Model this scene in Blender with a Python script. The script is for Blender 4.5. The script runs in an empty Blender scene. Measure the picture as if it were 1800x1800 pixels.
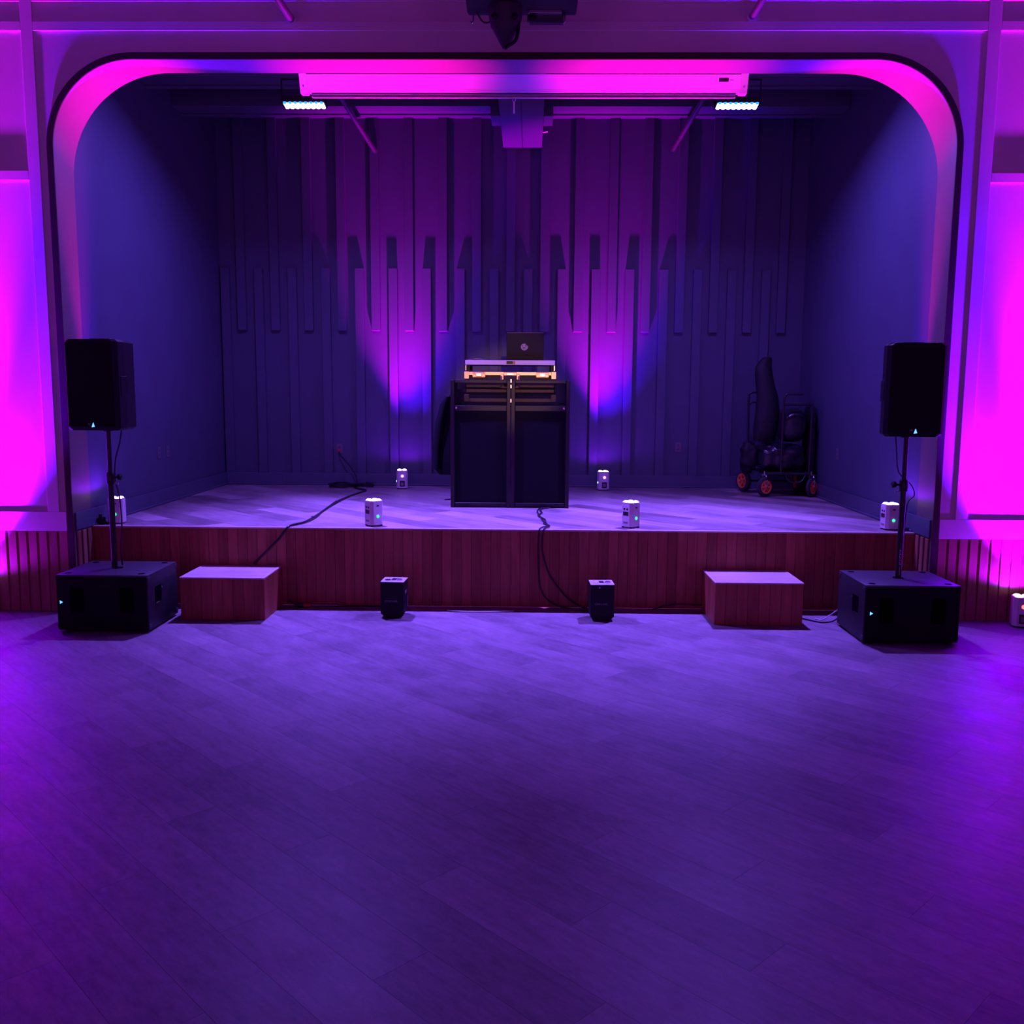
import bpy, bmesh, math, random
from mathutils import Vector, Matrix, Quaternion, noise
random.seed(7)
R = math.radians
scene = bpy.context.scene
col = scene.collection

# ------------------------------------------------------------------ camera
cam_data = bpy.data.cameras.new('camera')
cam = bpy.data.objects.new('camera', cam_data)
col.objects.link(cam)
scene.camera = cam
cam_data.sensor_fit = 'HORIZONTAL'
cam_data.sensor_width = 36.0
cam_data.lens = 36.0 * 1649.3 / 1800.0
cam_data.clip_end = 200
PIT, YAW, ROL = 0.1279, 0.0170, 0.0064
F = Vector((-math.sin(YAW)*math.cos(PIT), math.cos(YAW)*math.cos(PIT), -math.sin(PIT)))
RT = Vector((math.cos(YAW), math.sin(YAW), 0))
UP = RT.cross(F)
c_, s_ = math.cos(ROL), math.sin(ROL)
R2 = c_*RT + s_*UP
U2 = -s_*RT + c_*UP
m = Matrix((R2, U2, -F)).transposed().to_4x4()
m.translation = Vector((0.1413, 0.0, 1.84))
cam.matrix_world = m

# ------------------------------------------------------------------ world (dim purple spill of the hall)
world = bpy.data.worlds.new('hall_spill')
scene.world = world
world.use_nodes = True
bg = world.node_tree.nodes['Background']
bg.inputs[0].default_value = (0.115, 0.015, 0.17, 1)
bg.inputs[1].default_value = 3.9

# ------------------------------------------------------------------ stage LED panels (large lights)
LED_COL = (0.20, 0.085, 1.0)
LED_W = 2750.0
LED_POS = [(-1.945, 9.0, 4.465), (2.02, 9.0, 4.465)]
LED_TILT = R(10)
for x, y, z in LED_POS:
    ld = bpy.data.lights.new('led_panel_light', 'SPOT')
    ld.spot_size = R(78); ld.spot_blend = 1.0; ld.shadow_soft_size = 0.06
    ld.energy = LED_W; ld.color = LED_COL
    lo = bpy.data.objects.new('led_panel_light', ld)
    col.objects.link(lo)
    d = Vector((-0.20 if x > 0 else 0.20, -math.sin(LED_TILT), -math.cos(LED_TILT))).normalized()   # both panels are toed in
    lo.rotation_euler = d.to_track_quat('-Z', 'Y').to_euler()
    lo.location = Vector((x, y, z)) + d*0.10
    la = bpy.data.lights.new('led_panel_glow', 'AREA')          # wide-angle part of the same panel
    la.shape = 'RECTANGLE'; la.size = 0.36; la.size_y = 0.11
    la.energy = 125.0; la.color = LED_COL
    lo = bpy.data.objects.new('led_panel_glow', la)
    col.objects.link(lo)
    lo.rotation_euler = Vector((0, -math.sin(R(16)), -math.cos(R(16)))).to_track_quat('-Z', 'Y').to_euler()
    lo.location = Vector((x, y, z)) + d*0.06

vs = scene.view_settings
vs.view_transform = 'Standard'
vs.look = 'None'
vs.exposure = 0.0
vs.gamma = 1.0
vs.use_curve_mapping = False

# ================================================================== dimensions
XL, XR = -3.596, 3.419          # sides of the opening
YP, YS, YB = 7.589, 7.90, 11.558  # hall wall face, stage front, stage back wall
SZ = 0.677                       # stage height
ZT = 4.365                       # top of the opening
ZC = 5.25                        # stage ceiling

# ================================================================== materials
M = {}
def new_mat(name):
    mt = bpy.data.materials.new(name); mt.use_nodes = True
    M[name] = mt
    nt = mt.node_tree
    return mt, nt, nt.nodes['Principled BSDF']

def paint(name, colr, rough=0.6, bump=0.05, scale=60.0, var=0.06):
    mt, nt, b = new_mat(name)
    tc = nt.nodes.new('ShaderNodeTexCoord')
    n = nt.nodes.new('ShaderNodeTexNoise'); n.inputs['Scale'].default_value = scale; n.inputs['Detail'].default_value = 4
    n2 = nt.nodes.new('ShaderNodeTexNoise'); n2.inputs['Scale'].default_value = 2.3; n2.inputs['Detail'].default_value = 5
    nt.links.new(tc.outputs['Object'], n.inputs['Vector']); nt.links.new(tc.outputs['Object'], n2.inputs['Vector'])
    ramp = nt.nodes.new('ShaderNodeValToRGB')
    lo = [max(0, c*(1-var)) for c in colr]; hi = [min(1, c*(1+var)) for c in colr]
    ramp.color_ramp.elements[0].position = 0.3; ramp.color_ramp.elements[0].color = (*lo, 1)
    ramp.color_ramp.elements[1].position = 0.7; ramp.color_ramp.elements[1].color = (*hi, 1)
    nt.links.new(n2.outputs['Fac'], ramp.inputs['Fac']); nt.links.new(ramp.outputs['Color'], b.inputs['Base Color'])
    bp = nt.nodes.new('ShaderNodeBump'); bp.inputs['Strength'].default_value = bump; bp.inputs['Distance'].default_value = 0.004
    nt.links.new(n.outputs['Fac'], bp.inputs['Height']); nt.links.new(bp.outputs['Normal'], b.inputs['Normal'])
    b.inputs['Roughness'].default_value = rough
    return mt

def wood(name, dark, light, rough=0.4, axis='X', tone=0.35, grain=9.0, bump=0.08, spec=0.5, patch=0.5, fine=0.0):
    """plank wood; the board's own long axis is `axis`, every board takes its own tone and grain offset"""
    mt, nt, b = new_mat(name)
    tc = nt.nodes.new('ShaderNodeTexCoord'); oi = nt.nodes.new('ShaderNodeObjectInfo')
    mp = nt.nodes.new('ShaderNodeMapping')
    sc = {'X': (0.9, grain, grain), 'Z': (grain, grain, 0.9), 'Y': (grain, 0.9, grain)}[axis]
    mp.inputs['Scale'].default_value = sc
    off = nt.nodes.new('ShaderNodeVectorMath'); off.operation = 'SCALE'
    one = nt.nodes.new('ShaderNodeCombineXYZ')
    for i in range(3): one.inputs[i].default_value = 37.0 + 11*i
    nt.links.new(one.outputs[0], off.inputs[0]); nt.links.new(oi.outputs['Random'], off.inputs['Scale'])
    nt.links.new(tc.outputs['Object'], mp.inputs['Vector']); nt.links.new(off.outputs[0], mp.inputs['Location'])
    n = nt.nodes.new('ShaderNodeTexNoise'); n.inputs['Scale'].default_value = 2.0; n.inputs['Detail'].default_value = 7
    n.inputs['Distortion'].default_value = 1.2
    nt.links.new(mp.outputs[0], n.inputs['Vector'])
    add = nt.nodes.new('ShaderNodeVectorMath'); add.operation = 'ADD'
    nt.links.new(tc.outputs['Object'], add.inputs[0]); nt.links.new(off.outputs[0], add.inputs[1])
    n2 = nt.nodes.new('ShaderNodeTexNoise'); n2.inputs['Scale'].default_value = 3.0; n2.inputs['Detail'].default_value = 6; n2.inputs['Roughness'].default_value = 0.65
    nt.links.new(add.outputs[0], n2.inputs['Vector'])
    mix = nt.nodes.new('ShaderNodeMath'); mix.operation = 'MULTIPLY_ADD'; mix.inputs[1].default_value = patch
    nt.links.new(n2.outputs['Fac'], mix.inputs[0])
    m2 = nt.nodes.new('ShaderNodeMath'); m2.operation = 'MULTIPLY'; m2.inputs[1].default_value = 1-patch
    nt.links.new(n.outputs['Fac'], m2.inputs[0]); nt.links.new(m2.outputs[0], mix.inputs[2])
    rt = nt.nodes.new('ShaderNodeMath'); rt.operation = 'MULTIPLY_ADD'; rt.inputs[1].default_value = tone; rt.inputs[2].default_value = -tone/2
    nt.links.new(oi.outputs['Random'], rt.inputs[0])
    ad = nt.nodes.new('ShaderNodeMath'); ad.operation = 'ADD'
    nt.links.new(mix.outputs[0], ad.inputs[0]); nt.links.new(rt.outputs[0], ad.inputs[1])
    if fine:        # fine scuffs and grain
        n3 = nt.nodes.new('ShaderNodeTexNoise'); n3.inputs['Scale'].default_value = 14.0; n3.inputs['Detail'].default_value = 9; n3.inputs['Roughness'].default_value = 0.75
        mp3 = nt.nodes.new('ShaderNodeMapping'); mp3.inputs['Scale'].default_value = (1.0, 2.6, 1.0)
        nt.links.new(add.outputs[0], mp3.inputs['Vector']); nt.links.new(mp3.outputs[0], n3.inputs['Vector'])
        f3 = nt.nodes.new('ShaderNodeMath'); f3.operation = 'MULTIPLY_ADD'; f3.inputs[1].default_value = fine*2; f3.inputs[2].default_value = -fine
        nt.links.new(n3.outputs['Fac'], f3.inputs[0])
        a3 = nt.nodes.new('ShaderNodeMath'); a3.operation = 'ADD'
        nt.links.new(ad.outputs[0], a3.inputs[0]); nt.links.new(f3.outputs[0], a3.inputs[1]); ad = a3
    ramp = nt.nodes.new('ShaderNodeValToRGB')
    ramp.color_ramp.elements[0].position = 0.25; ramp.color_ramp.elements[0].color = (*dark, 1)
    ramp.color_ramp.elements[1].position = 0.75; ramp.color_ramp.elements[1].color = (*light, 1)
    nt.links.new(ad.outputs[0], ramp.inputs['Fac']); nt.links.new(ramp.outputs['Color'], b.inputs['Base Color'])
    rr = nt.nodes.new('ShaderNodeMath'); rr.operation = 'MULTIPLY_ADD'; rr.inputs[1].default_value = 0.25; rr.inputs[2].default_value = rough-0.125
    nt.links.new(n2.outputs['Fac'], rr.inputs[0]); nt.links.new(rr.outputs[0], b.inputs['Roughness'])
    bp = nt.nodes.new('ShaderNodeBump'); bp.inputs['Strength'].default_value = bump; bp.inputs['Distance'].default_value = 0.003
    nt.links.new(n.outputs['Fac'], bp.inputs['Height']); nt.links.new(bp.outputs['Normal'], b.inputs['Normal'])
    b.inputs['Specular IOR Level'].default_value = spec
    return mt

def plastic(name, colr, rough=0.45, spec=0.5, bump=0.0, scale=200.0, sheen=0.0):
    mt, nt, b = new_mat(name)
    tc = nt.nodes.new('ShaderNodeTexCoord')
    n = nt.nodes.new('ShaderNodeTexNoise'); n.inputs['Scale'].default_value = scale
    nt.links.new(tc.outputs['Object'], n.inputs['Vector'])
    mx = nt.nodes.new('ShaderNodeMapRange'); mx.inputs['To Min'].default_value = rough*0.85; mx.inputs['To Max'].default_value = min(1, rough*1.15)
    nt.links.new(n.outputs['Fac'], mx.inputs['Value']); nt.links.new(mx.outputs[0], b.inputs['Roughness'])
    b.inputs['Base Color'].default_value = (*colr, 1)
    b.inputs['Specular IOR Level'].default_value = spec
    if bump:
        bp = nt.nodes.new('ShaderNodeBump'); bp.inputs['Strength'].default_value = bump; bp.inputs['Distance'].default_value = 0.003
        nt.links.new(n.outputs['Fac'], bp.inputs['Height']); nt.links.new(bp.outputs['Normal'], b.inputs['Normal'])
    return mt

def metal(name, colr, rough=0.35):
    mt = plastic(name, colr, rough, 0.5)
    mt.node_tree.nodes['Principled BSDF'].inputs['Metallic'].default_value = 1.0
    return mt

def glow(name, colr, strength):
    mt, nt, b = new_mat(name)
    b.inputs['Base Color'].default_value = (0.02, 0.02, 0.02, 1)
    b.inputs['Emission Color'].default_value = (*colr, 1)
    b.inputs['Emission Strength'].default_value = strength
    return mt

def mesh_cloth(name, colr, open_):
    mt, nt, b = new_mat(name)
    b.inputs['Base Color'].default_value = (*colr, 1); b.inputs['Roughness'].default_value = 0.9
    b.inputs['Specular IOR Level'].default_value = 0.1
    b.inputs['Alpha'].default_value = 1-open_
    return mt

paint('cream', (0.72, 0.64, 0.58), 0.55, 0.06)
paint('cream_trim', (0.74, 0.66, 0.60), 0.45, 0.03)
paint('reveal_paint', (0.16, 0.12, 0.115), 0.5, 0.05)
paint('stage_grey', (0.070, 0.085, 0.130), 0.5, 0.05)
paint('stage_grey_trim', (0.078, 0.095, 0.142), 0.4, 0.03)
paint('beam_grey', (0.075, 0.075, 0.11), 0.55, 0.05)
paint('ceiling_dark', (0.022, 0.022, 0.028), 0.8, 0.05)
wood('dark_casing', (0.030, 0.010, 0.010), (0.055, 0.018, 0.016), 0.5, 'Z', 0.1)
wood('hall_plank', (0.098, 0.083, 0.088), (0.265, 0.23, 0.24), 0.47, 'X', 0.20, 7.0, 0.10, 0.45, 0.55, 0.32)
wood('stage_plank', (0.14, 0.112, 0.108), (0.385, 0.328, 0.31), 0.42, 'X', 0.45, 7.0, 0.06, 0.45, 0.4)
wood('fascia_wood', (0.24, 0.052, 0.026), (0.46, 0.135, 0.072), 0.5, 'Z', 0.35, 10.0, 0.08, 0.4, 0.3)
wood('slat_wood', (0.26, 0.10, 0.06), (0.42, 0.19, 0.12), 0.45, 'Z', 0.35, 10.0, 0.08, 0.4, 0.3)
wood('nosing_wood', (0.45, 0.36, 0.32), (0.62, 0.52, 0.46), 0.4, 'X', 0.1)
wood('step_top', (0.34, 0.28, 0.26), (0.60, 0.52, 0.48), 0.45, 'X', 0.1, 7.0, 0.06, 0.4, 0.5)
paint('underlay', (0.03, 0.02, 0.02), 0.9, 0.0)
plastic('cab_black', (0.006, 0.006, 0.008), 0.5, 0.25, 0.25, 350)
plastic('sub_top', (0.02, 0.02, 0.024), 0.5, 0.5, 0.3, 300)
plastic('grille_black', (0.004, 0.004, 0.005), 0.7, 0.25, 0.4, 500)
plastic('vent_black', (0.001, 0.001, 0.001), 0.9, 0.05)
plastic('rubber', (0.012, 0.012, 0.014), 0.75, 0.3)
plastic('tyre', (0.05, 0.05, 0.06), 0.8, 0.3, 0.3, 120)
plastic('pole_black', (0.006, 0.006, 0.008), 0.35, 0.5)
plastic('cable_black', (0.012, 0.012, 0.016), 0.42, 0.5)
plastic('cable_white', (0.6, 0.6, 0.62), 0.45, 0.5)
plastic('white_shell', (0.72, 0.70, 0.68), 0.4, 0.5)
plastic('port_black', (0.01, 0.01, 0.012), 0.4, 0.5)
plastic('plate_ivory', (0.16, 0.14, 0.15), 0.4, 0.5)
plastic('screen_white', (0.60, 0.57, 0.55), 0.35, 0.5)
plastic('bag_black', (0.016, 0.016, 0.021), 0.30, 0.6, 0.7, 28)
plastic('bag_matte', (0.008, 0.008, 0.011), 0.65, 0.4, 0.5, 60)
plastic('coat_cloth', (0.006, 0.006, 0.009), 0.85, 0.2, 0.4, 90)
plastic('orange_hub', (1.0, 0.27, 0.09), 0.4, 0.5)
plastic('red_plastic', (0.5, 0.03, 0.02), 0.4, 0.5)
plastic('laptop_grey', (0.014, 0.013, 0.016), 0.45, 0.35)
plastic('sticker_lilac', (0.45, 0.40, 0.48), 0.5, 0.5)
plastic('print_grey', (0.25, 0.24, 0.26), 0.5, 0.4)
plastic('print_white', (0.7, 0.7, 0.72), 0.5, 0.4)
plastic('fixture_black', (0.008, 0.007, 0.010), 0.6, 0.4)
plastic('fixture_dim', (0.04, 0.035, 0.05), 0.5, 0.4)
plastic('panel_fabric', (0.007, 0.007, 0.010), 0.9, 0.15, 0.3, 400)
plastic('frame_black', (0.009, 0.008, 0.010), 0.42, 0.35)
mesh_cloth('scrim', (0.012, 0.010, 0.014), 0.42)
metal('steel', (0.62, 0.60, 0.62), 0.3)
metal('pipe_metal', (0.26, 0.25, 0.30), 0.45)
plastic('tray_alu', (0.62, 0.60, 0.62), 0.4, 0.5)
metal('case_alu', (0.85, 0.78, 0.70), 0.30)
metal('case_edge_warmed', (0.82, 0.58, 0.38), 0.40)  # aluminium edging with the warm light tinted into its colour
plastic('spark_top', (0.50, 0.50, 0.56), 0.4, 0.6)
plastic('tube_steel', (0.02, 0.018, 0.022), 0.35, 0.5)
plastic('case_black', (0.010, 0.008, 0.009), 0.55, 0.4)
glow('lens_glow', (1.0, 0.62, 1.0), 5.0)
glow('led_white', (0.75, 0.80, 1.0), 9.0)
glow('led_cyan', (0.02, 0.35, 1.0), 1.6)
glow('led_logo', (0.10, 0.32, 1.0), 2.6)
glow('btn_green', (0.05, 0.9, 0.42), 1.3)
glow('btn_cyan', (0.55, 0.95, 1.0), 1.6)
glow('display_red', (1.0, 0.18, 0.16), 1.8)
glow('display_pink', (1.0, 0.45, 0.8), 1.6)

# ================================================================== mesh helpers
class MB:
    def __init__(s): s.bm = bmesh.new()
    def box(s, c, size, rz=0.0, bev=0.0, rot=None, seg=1):
        r = bmesh.ops.create_cube(s.bm, size=1.0)
        vs_ = r['verts']
        mt = (rot if rot is not None else Matrix.Rotation(rz, 4, 'Z'))
        mt = Matrix.Translation(Vector(c)) @ mt.to_4x4() @ Matrix.Diagonal((*size, 1))
        bmesh.ops.transform(s.bm, matrix=mt, verts=vs_)
        if bev > 0:
            es = list({e for v in vs_ for e in v.link_edges})
            bmesh.ops.bevel(s.bm, geom=es, offset=bev, segments=seg, affect='EDGES', profile=0.5)
        return s
    def b2(s, x0, x1, y0, y1, z0, z1, bev=0.0, seg=1):
        return s.box(((x0+x1)/2, (y0+y1)/2, (z0+z1)/2), (x1-x0, y1-y0, z1-z0), bev=bev, seg=seg)
    def cyl(s, a, b, r, r2=None, n=16, caps=True):
        a, b = Vector(a), Vector(b); d = b-a
        q = d.to_track_quat('Z', 'Y').to_matrix().to_4x4()
        mt = Matrix.Translation((a+b)/2) @ q
        bmesh.ops.create_cone(s.bm, cap_ends=caps, segments=n, radius1=r, radius2=r if r2 is None else r2, depth=d.length, matrix=mt)
        return s
    def tube(s, pts, r, n=8, smooth=4, closed=False):
        P = [Vector(p) for p in pts]
        if smooth > 1: P = catmull(P, smooth)
        rings = []; up = Vector((0, 0, 1)); prev = None
        for i, p in enumerate(P):
            t = (P[min(i+1, len(P)-1)] - P[max(i-1, 0)])
            if t.length < 1e-9: t = Vector((0, 0, 1))
            t.normalize()
            if prev is None:
                u = t.orthogonal().normalized()
            else:
                u = prev - t*prev.dot(t)
                if u.length < 1e-6: u = t.orthogonal()
                u.normalize()
            prev = u; v = t.cross(u)
            rings.append([s.bm.verts.new(p + u*math.cos(2*math.pi*k/n)*r + v*math.sin(2*math.pi*k/n)*r) for k in range(n)])
        for a, b in zip(rings, rings[1:]):
            for k in range(n): s.bm.faces.new((a[k], a[(k+1) % n], b[(k+1) % n], b[k]))
        s.bm.faces.new(rings[0][::-1]); s.bm.faces.new(rings[-1])
        return s
    def lathe(s, prof, c, axis=(0, 0, 1), n=24):
        q = Vector(axis).to_track_quat('Z', 'Y').to_matrix().to_4x4(); mt = Matrix.Translation(Vector(c)) @ q
        rings = [[s.bm.verts.new(mt @ Vector((r*math.cos(2*math.pi*k/n), r*math.sin(2*math.pi*k/n), z))) for k in range(n)] for r, z in prof]
        for a, b in zip(rings, rings[1:]):
            for k in range(n): s.bm.faces.new((a[k], a[(k+1) % n], b[(k+1) % n], b[k]))
        closed = prof[0] == prof[-1]
        if closed: bmesh.ops.remove_doubles(s.bm, verts=rings[0]+rings[-1], dist=1e-6)
        if not closed and prof[0][0] > 1e-5: s.bm.faces.new(rings[0][::-1])
        if not closed and prof[-1][0] > 1e-5: s.bm.faces.new(rings[-1])
        return s
    def prism(s, poly, lo, hi, axis='z', mt=None):
        """extrude a 2D polygon between lo and hi along an axis"""
        def P(a, b, h): return {'z': (a, b, h), 'y': (a, h, b), 'x': (h, a, b)}[axis]
        A = [Vector(P(a, b, lo)) for a, b in poly]; B = [Vector(P(a, b, hi)) for a, b in poly]
        if mt is not None: A = [mt @ v for v in A]; B = [mt @ v for v in B]
        A = [s.bm.verts.new(v) for v in A]; B = [s.bm.verts.new(v) for v in B]
        n = len(A)
        s.bm.faces.new(A[::-1]); s.bm.faces.new(B)
        for k in range(n): s.bm.faces.new((A[k], A[(k+1) % n], B[(k+1) % n], B[k]))
        return s
    def loft(s, rings, cap=True):
        V = [[s.bm.verts.new(p) for p in r] for r in rings]; n = len(V[0])
        for a, b in zip(V, V[1:]):
            for k in range(n): s.bm.faces.new((a[k], a[(k+1) % n], b[(k+1) % n], b[k]))
        if cap: s.bm.faces.new(V[0][::-1]); s.bm.faces.new(V[-1])
        return s
    def mesh(s, name, mat, smooth=False, auto=None):
        bmesh.ops.recalc_face_normals(s.bm, faces=s.bm.faces)
        me = bpy.data.meshes.new(name); s.bm.to_mesh(me); s.bm.free()
        me.materials.append(M[mat] if isinstance(mat, str) else mat)
        if smooth:
            for p in me.polygons: p.use_smooth = True
            me.set_sharp_from_angle(angle=R(auto or 40))
        return me
    def build(s, name, mat, parent=None, smooth=False, auto=None):
        return link(name, s.mesh(name, mat, smooth, auto), parent)

def link(name, me, parent=None, loc=None, rz=None):
    o = bpy.data.objects.new(name, me); col.objects.link(o)
    if parent is not None: o.parent = parent
    if loc is not None: o.location = loc
    if rz is not None: o.rotation_euler = (0, 0, rz)
    return o

def catmull(P, k):
    out = []
    for i in range(len(P)-1):
        p0 = P[max(i-1, 0)]; p1 = P[i]; p2 = P[i+1]; p3 = P[min(i+2, len(P)-1)]
        for j in range(k):
            t = j/k
            out.append(0.5*((2*p1) + (p2-p0)*t + (2*p0-5*p1+4*p2-p3)*t*t + (3*p1-p0-3*p2+p3)*t**3))
    out.append(P[-1]); return out

def thing(name, label, cat, loc=(0, 0, 0), rz=0.0, group=None):
    o = bpy.data.objects.new(name, None); col.objects.link(o)
    o.empty_display_size = 0.1
    o.location = loc; o.rotation_euler = (0, 0, rz)
    return tag(o, label, cat, group)

def tag(o, label, cat, group=None):
    o['label'] = label; o['category'] = cat
    if group: o['group'] = group
    return o

def struct(o, label=None):
    o['kind'] = 'structure'
    if label: o['label'] = label
    return o

def text_mesh(name, body, size, mat, depth=0.0006):
    cu = bpy.data.curves.new(name, 'FONT'); cu.body = body; cu.size = size; cu.extrude = depth
    cu.align_x = 'CENTER'; cu.align_y = 'CENTER'
    t = bpy.data.objects.new(name, cu); col.objects.link(t)
    bpy.context.view_layer.update()
    me = bpy.data.meshes.new_from_object(t.evaluated_get(bpy.context.evaluated_depsgraph_get()))
    bpy.data.objects.remove(t); bpy.data.curves.remove(cu)
    me.materials.clear(); me.materials.append(M[mat])
    return me

def blob(c, rad, e=3.0, amp=0.02, freq=6.0, nu=28, nv=18, seed=0, mt=None, fold=0.0):
    """soft stuffed shape: superellipsoid with creases"""
    mb = MB(); rings = []
    def sp(v, p): return math.copysign(abs(v)**p, v)
    for j in range(1, nv):
        a = -math.pi/2 + math.pi*j/nv; ring = []
        for i in range(nu):
            b = 2*math.pi*i/nu
            d = Vector((sp(math.cos(a), 2/e)*sp(math.cos(b), 2/e)*rad[0], sp(math.cos(a), 2/e)*sp(math.sin(b), 2/e)*rad[1], sp(math.sin(a), 2/e)*rad[2]))
            q = d*freq + Vector((seed*3.1, seed*1.7, seed))
            f = noise.noise(q)*amp + abs(noise.noise(q*2.3))*amp*0.6
            if fold: f += fold*math.sin(d.x*38 + d.z*55 + 3*noise.noise(q))
            d2 = d + d.normalized()*f
            if mt is not None: d2 = mt @ d2
            ring.append(d2 + Vector(c))
        rings.append(ring)
    return mb.loft(rings)

# ================================================================== hall floor: planks laid at 45 degrees
PW, PL = 0.226, 1.50
def clip(poly, inside, inter):
    out = []
    for i in range(len(poly)):
        a, b = poly[i-1], poly[i]
        ia, ib = inside(a), inside(b)
        if ib:
            if not ia: out.append(inter(a, b))
            out.append(b)
        elif ia: out.append(inter(a, b))
    return out
def clip_rect(poly, x0, x1, y0, y1):
    def lx(X): return lambda a, b: (X, a[1]+(b[1]-a[1])*(X-a[0])/(b[0]-a[0]))
    def ly(Y): return lambda a, b: (a[0]+(b[0]-a[0])*(Y-a[1])/(b[1]-a[1]), Y)
    for ins, it in ((lambda p: p[0] >= x0, lx(x0)), (lambda p: p[0] <= x1, lx(x1)), (lambda p: p[1] >= y0, ly(y0)), (lambda p: p[1] <= y1, ly(y1))):
        if not poly: return poly
        poly = clip(poly, ins, it)
    return poly

def lay_planks(parent, rect, ztop, mat, keep, thick=0.012, seed=1, name='plank'):
    rnd = random.Random(seed)
    ang = R(-45); u = Vector((math.cos(ang), math.sin(ang))); v = Vector((-u.y, u.x))
    g = 0.00012
    shape = [(-PL/2+g, -PW/2+g), (PL/2-g, -PW/2+g), (PL/2-g, PW/2-g), (-PL/2+g, PW/2-g)]
    shared = None; n = 0
    for j in range(-60, 90):
        shift = (j*0.382 % 1.0)*PL
        for i in range(-14, 16):
            cc = u*(i*PL+shift) + v*(j*PW)
            w = [(cc.x+u.x*a+v.x*b, cc.y+u.y*a+v.y*b) for a, b in shape]
            if max(p[0] for p in w) < rect[0] or min(p[0] for p in w) > rect[1] or max(p[1] for p in w) < rect[2] or min(p[1] for p in w) > rect[3]: continue
            if not keep(cc): continue
            cl = clip_rect(w, *rect)
            if len(cl) < 3: continue
            ar = abs(sum(cl[k-1][0]*cl[k][1]-cl[k][0]*cl[k-1][1] for k in range(len(cl))))/2
            if ar < 0.003: continue
            full = len(cl) == 4 and ar > 0.995*(PL-2*g)*(PW-2*g)
            if full and shared is not None:
                me = shared
            else:
                loc = [((p[0]-cc.x)*u.x+(p[1]-cc.y)*u.y, (p[0]-cc.x)*v.x+(p[1]-cc.y)*v.y) for p in cl]
                # tiny arris on the top edge
                cx_ = sum(p[0] for p in loc)/len(loc); cy_ = sum(p[1] for p in loc)/len(loc)
                def shrink(p, d):
                    L = math.hypot(p[0]-cx_, p[1]-cy_) or 1
                    sx = max(0.0, 1-d/max(abs(p[0]-cx_), 1e-3)) if abs(p[0]-cx_) > d else 1
                    sy = max(0.0, 1-d/max(abs(p[1]-cy_), 1e-3)) if abs(p[1]-cy_) > d else 1
                    return (cx_+(p[0]-cx_)*sx, cy_+(p[1]-cy_)*sy)
                mb = MB()
                mb.loft([[Vector((p[0], p[1], -thick)) for p in loc], [Vector((p[0], p[1], -0.0009)) for p in loc], [Vector((*shrink(p, 0.0004), 0)) for p in loc]])
                me = mb.mesh(name, mat)
                if full: shared = me
            link(name, me, parent, (cc.x, cc.y, ztop), ang); n += 1
    return n

fl = MB().b2(-7, 7, -1.0, YS, -0.10, -0.0125).build('floor', 'underlay')
struct(fl, 'grey wood-look plank floor of the hall laid diagonally')
def keep_hall(c):
    if c.y > YS+0.5 or c.y < 1.75: return False
    hw = 0.60*c.y + 0.9
    return -hw+0.1 < c.x < hw+0.2
n1 = lay_planks(fl, (-6.0, 6.0, 1.2, YS), 0.0, 'hall_plank', keep_hall, seed=3)

# ================================================================== stage platform
sf = MB().b2(XL, XR, YS+0.03, YB, SZ-0.10, SZ-0.0125).build('stage_floor', 'underlay')
struct(sf, 'raised stage floor of pale wood-look planks laid diagonally')
n2_ = lay_planks(sf, (XL+0.001, XR-0.001, YS+0.032, YB-0.01), SZ, 'stage_plank', lambda c: True, seed=5)
nos = MB().b2(XL+0.002, XR-0.002, YS-0.006, YS+0.030, SZ-0.016, SZ+0.001, bev=0.004).build('stage_nosing', 'nosing_wood', sf)

fas = MB().b2(XL, XR, YS+0.014, YS+0.03, 0.0, SZ-0.10).build('stage_front', 'underlay')
struct(fas, 'reddish wood plank front of the stage')
FW = 0.0835
nb = int((XR-XL)/FW)
fw = (XR-XL)/nb
fb = None
for k in range(nb):
    if fb is None: fb = MB().b2(-fw/2+0.0008, fw/2-0.0008, 0.0, 0.0135, 0.0, SZ-0.017, bev=0.0015).mesh('fascia_board', 'fascia_wood')
    link('fascia_board', fb, fas, (XL+fw*(k+.5), YS, 0.0))

# ================================================================== proscenium wall
RC, RCB = 0.65, 0.82     # corner radius at the hall face and at the stage side
def arch(off=0.0, n=30, zb=0.0, rc=RC):
    r = rc + off; zt = ZT + off; xl, xr = XL-off, XR+off
    p = [(xl, zb), (xl, zt-r)]
    for k in range(1, n+1):
        a = math.pi - math.pi/2*k/n
        p.append((xl+r+r*math.cos(a), zt-r+r*math.sin(a)))
    for k in range(0, n+1):
        a = math.pi/2 - math.pi/2*k/n
        p.append((xr-r+r*math.cos(a), zt-r+r*math.sin(a)))
    p.append((xr, zb)); return p
WX0, WX1, WTOP = -6.2, 6.2, 5.7
ar = arch()
poly = [(WX0, 0), (WX0, WTOP), (WX1, WTOP), (WX1, 0)] + ar[::-1]
arb = arch(rc=RCB)
polyb = [(WX0, 0), (WX0, WTOP), (WX1, WTOP), (WX1, 0)] + arb[::-1]
mb = MB()
mb.loft([[Vector((x, YP, z)) for x, z in poly], [Vector((x, YS, z)) for x, z in polyb]])
wf = mb.build('wall_front', 'cream', None, True, 25)
struct(wf, 'cream front wall of the hall with a wide round-cornered stage opening')
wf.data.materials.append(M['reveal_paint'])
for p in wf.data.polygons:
    if abs(p.normal.y) < 0.5: p.material_index = 1     # the inside of the opening is painted darker
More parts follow.
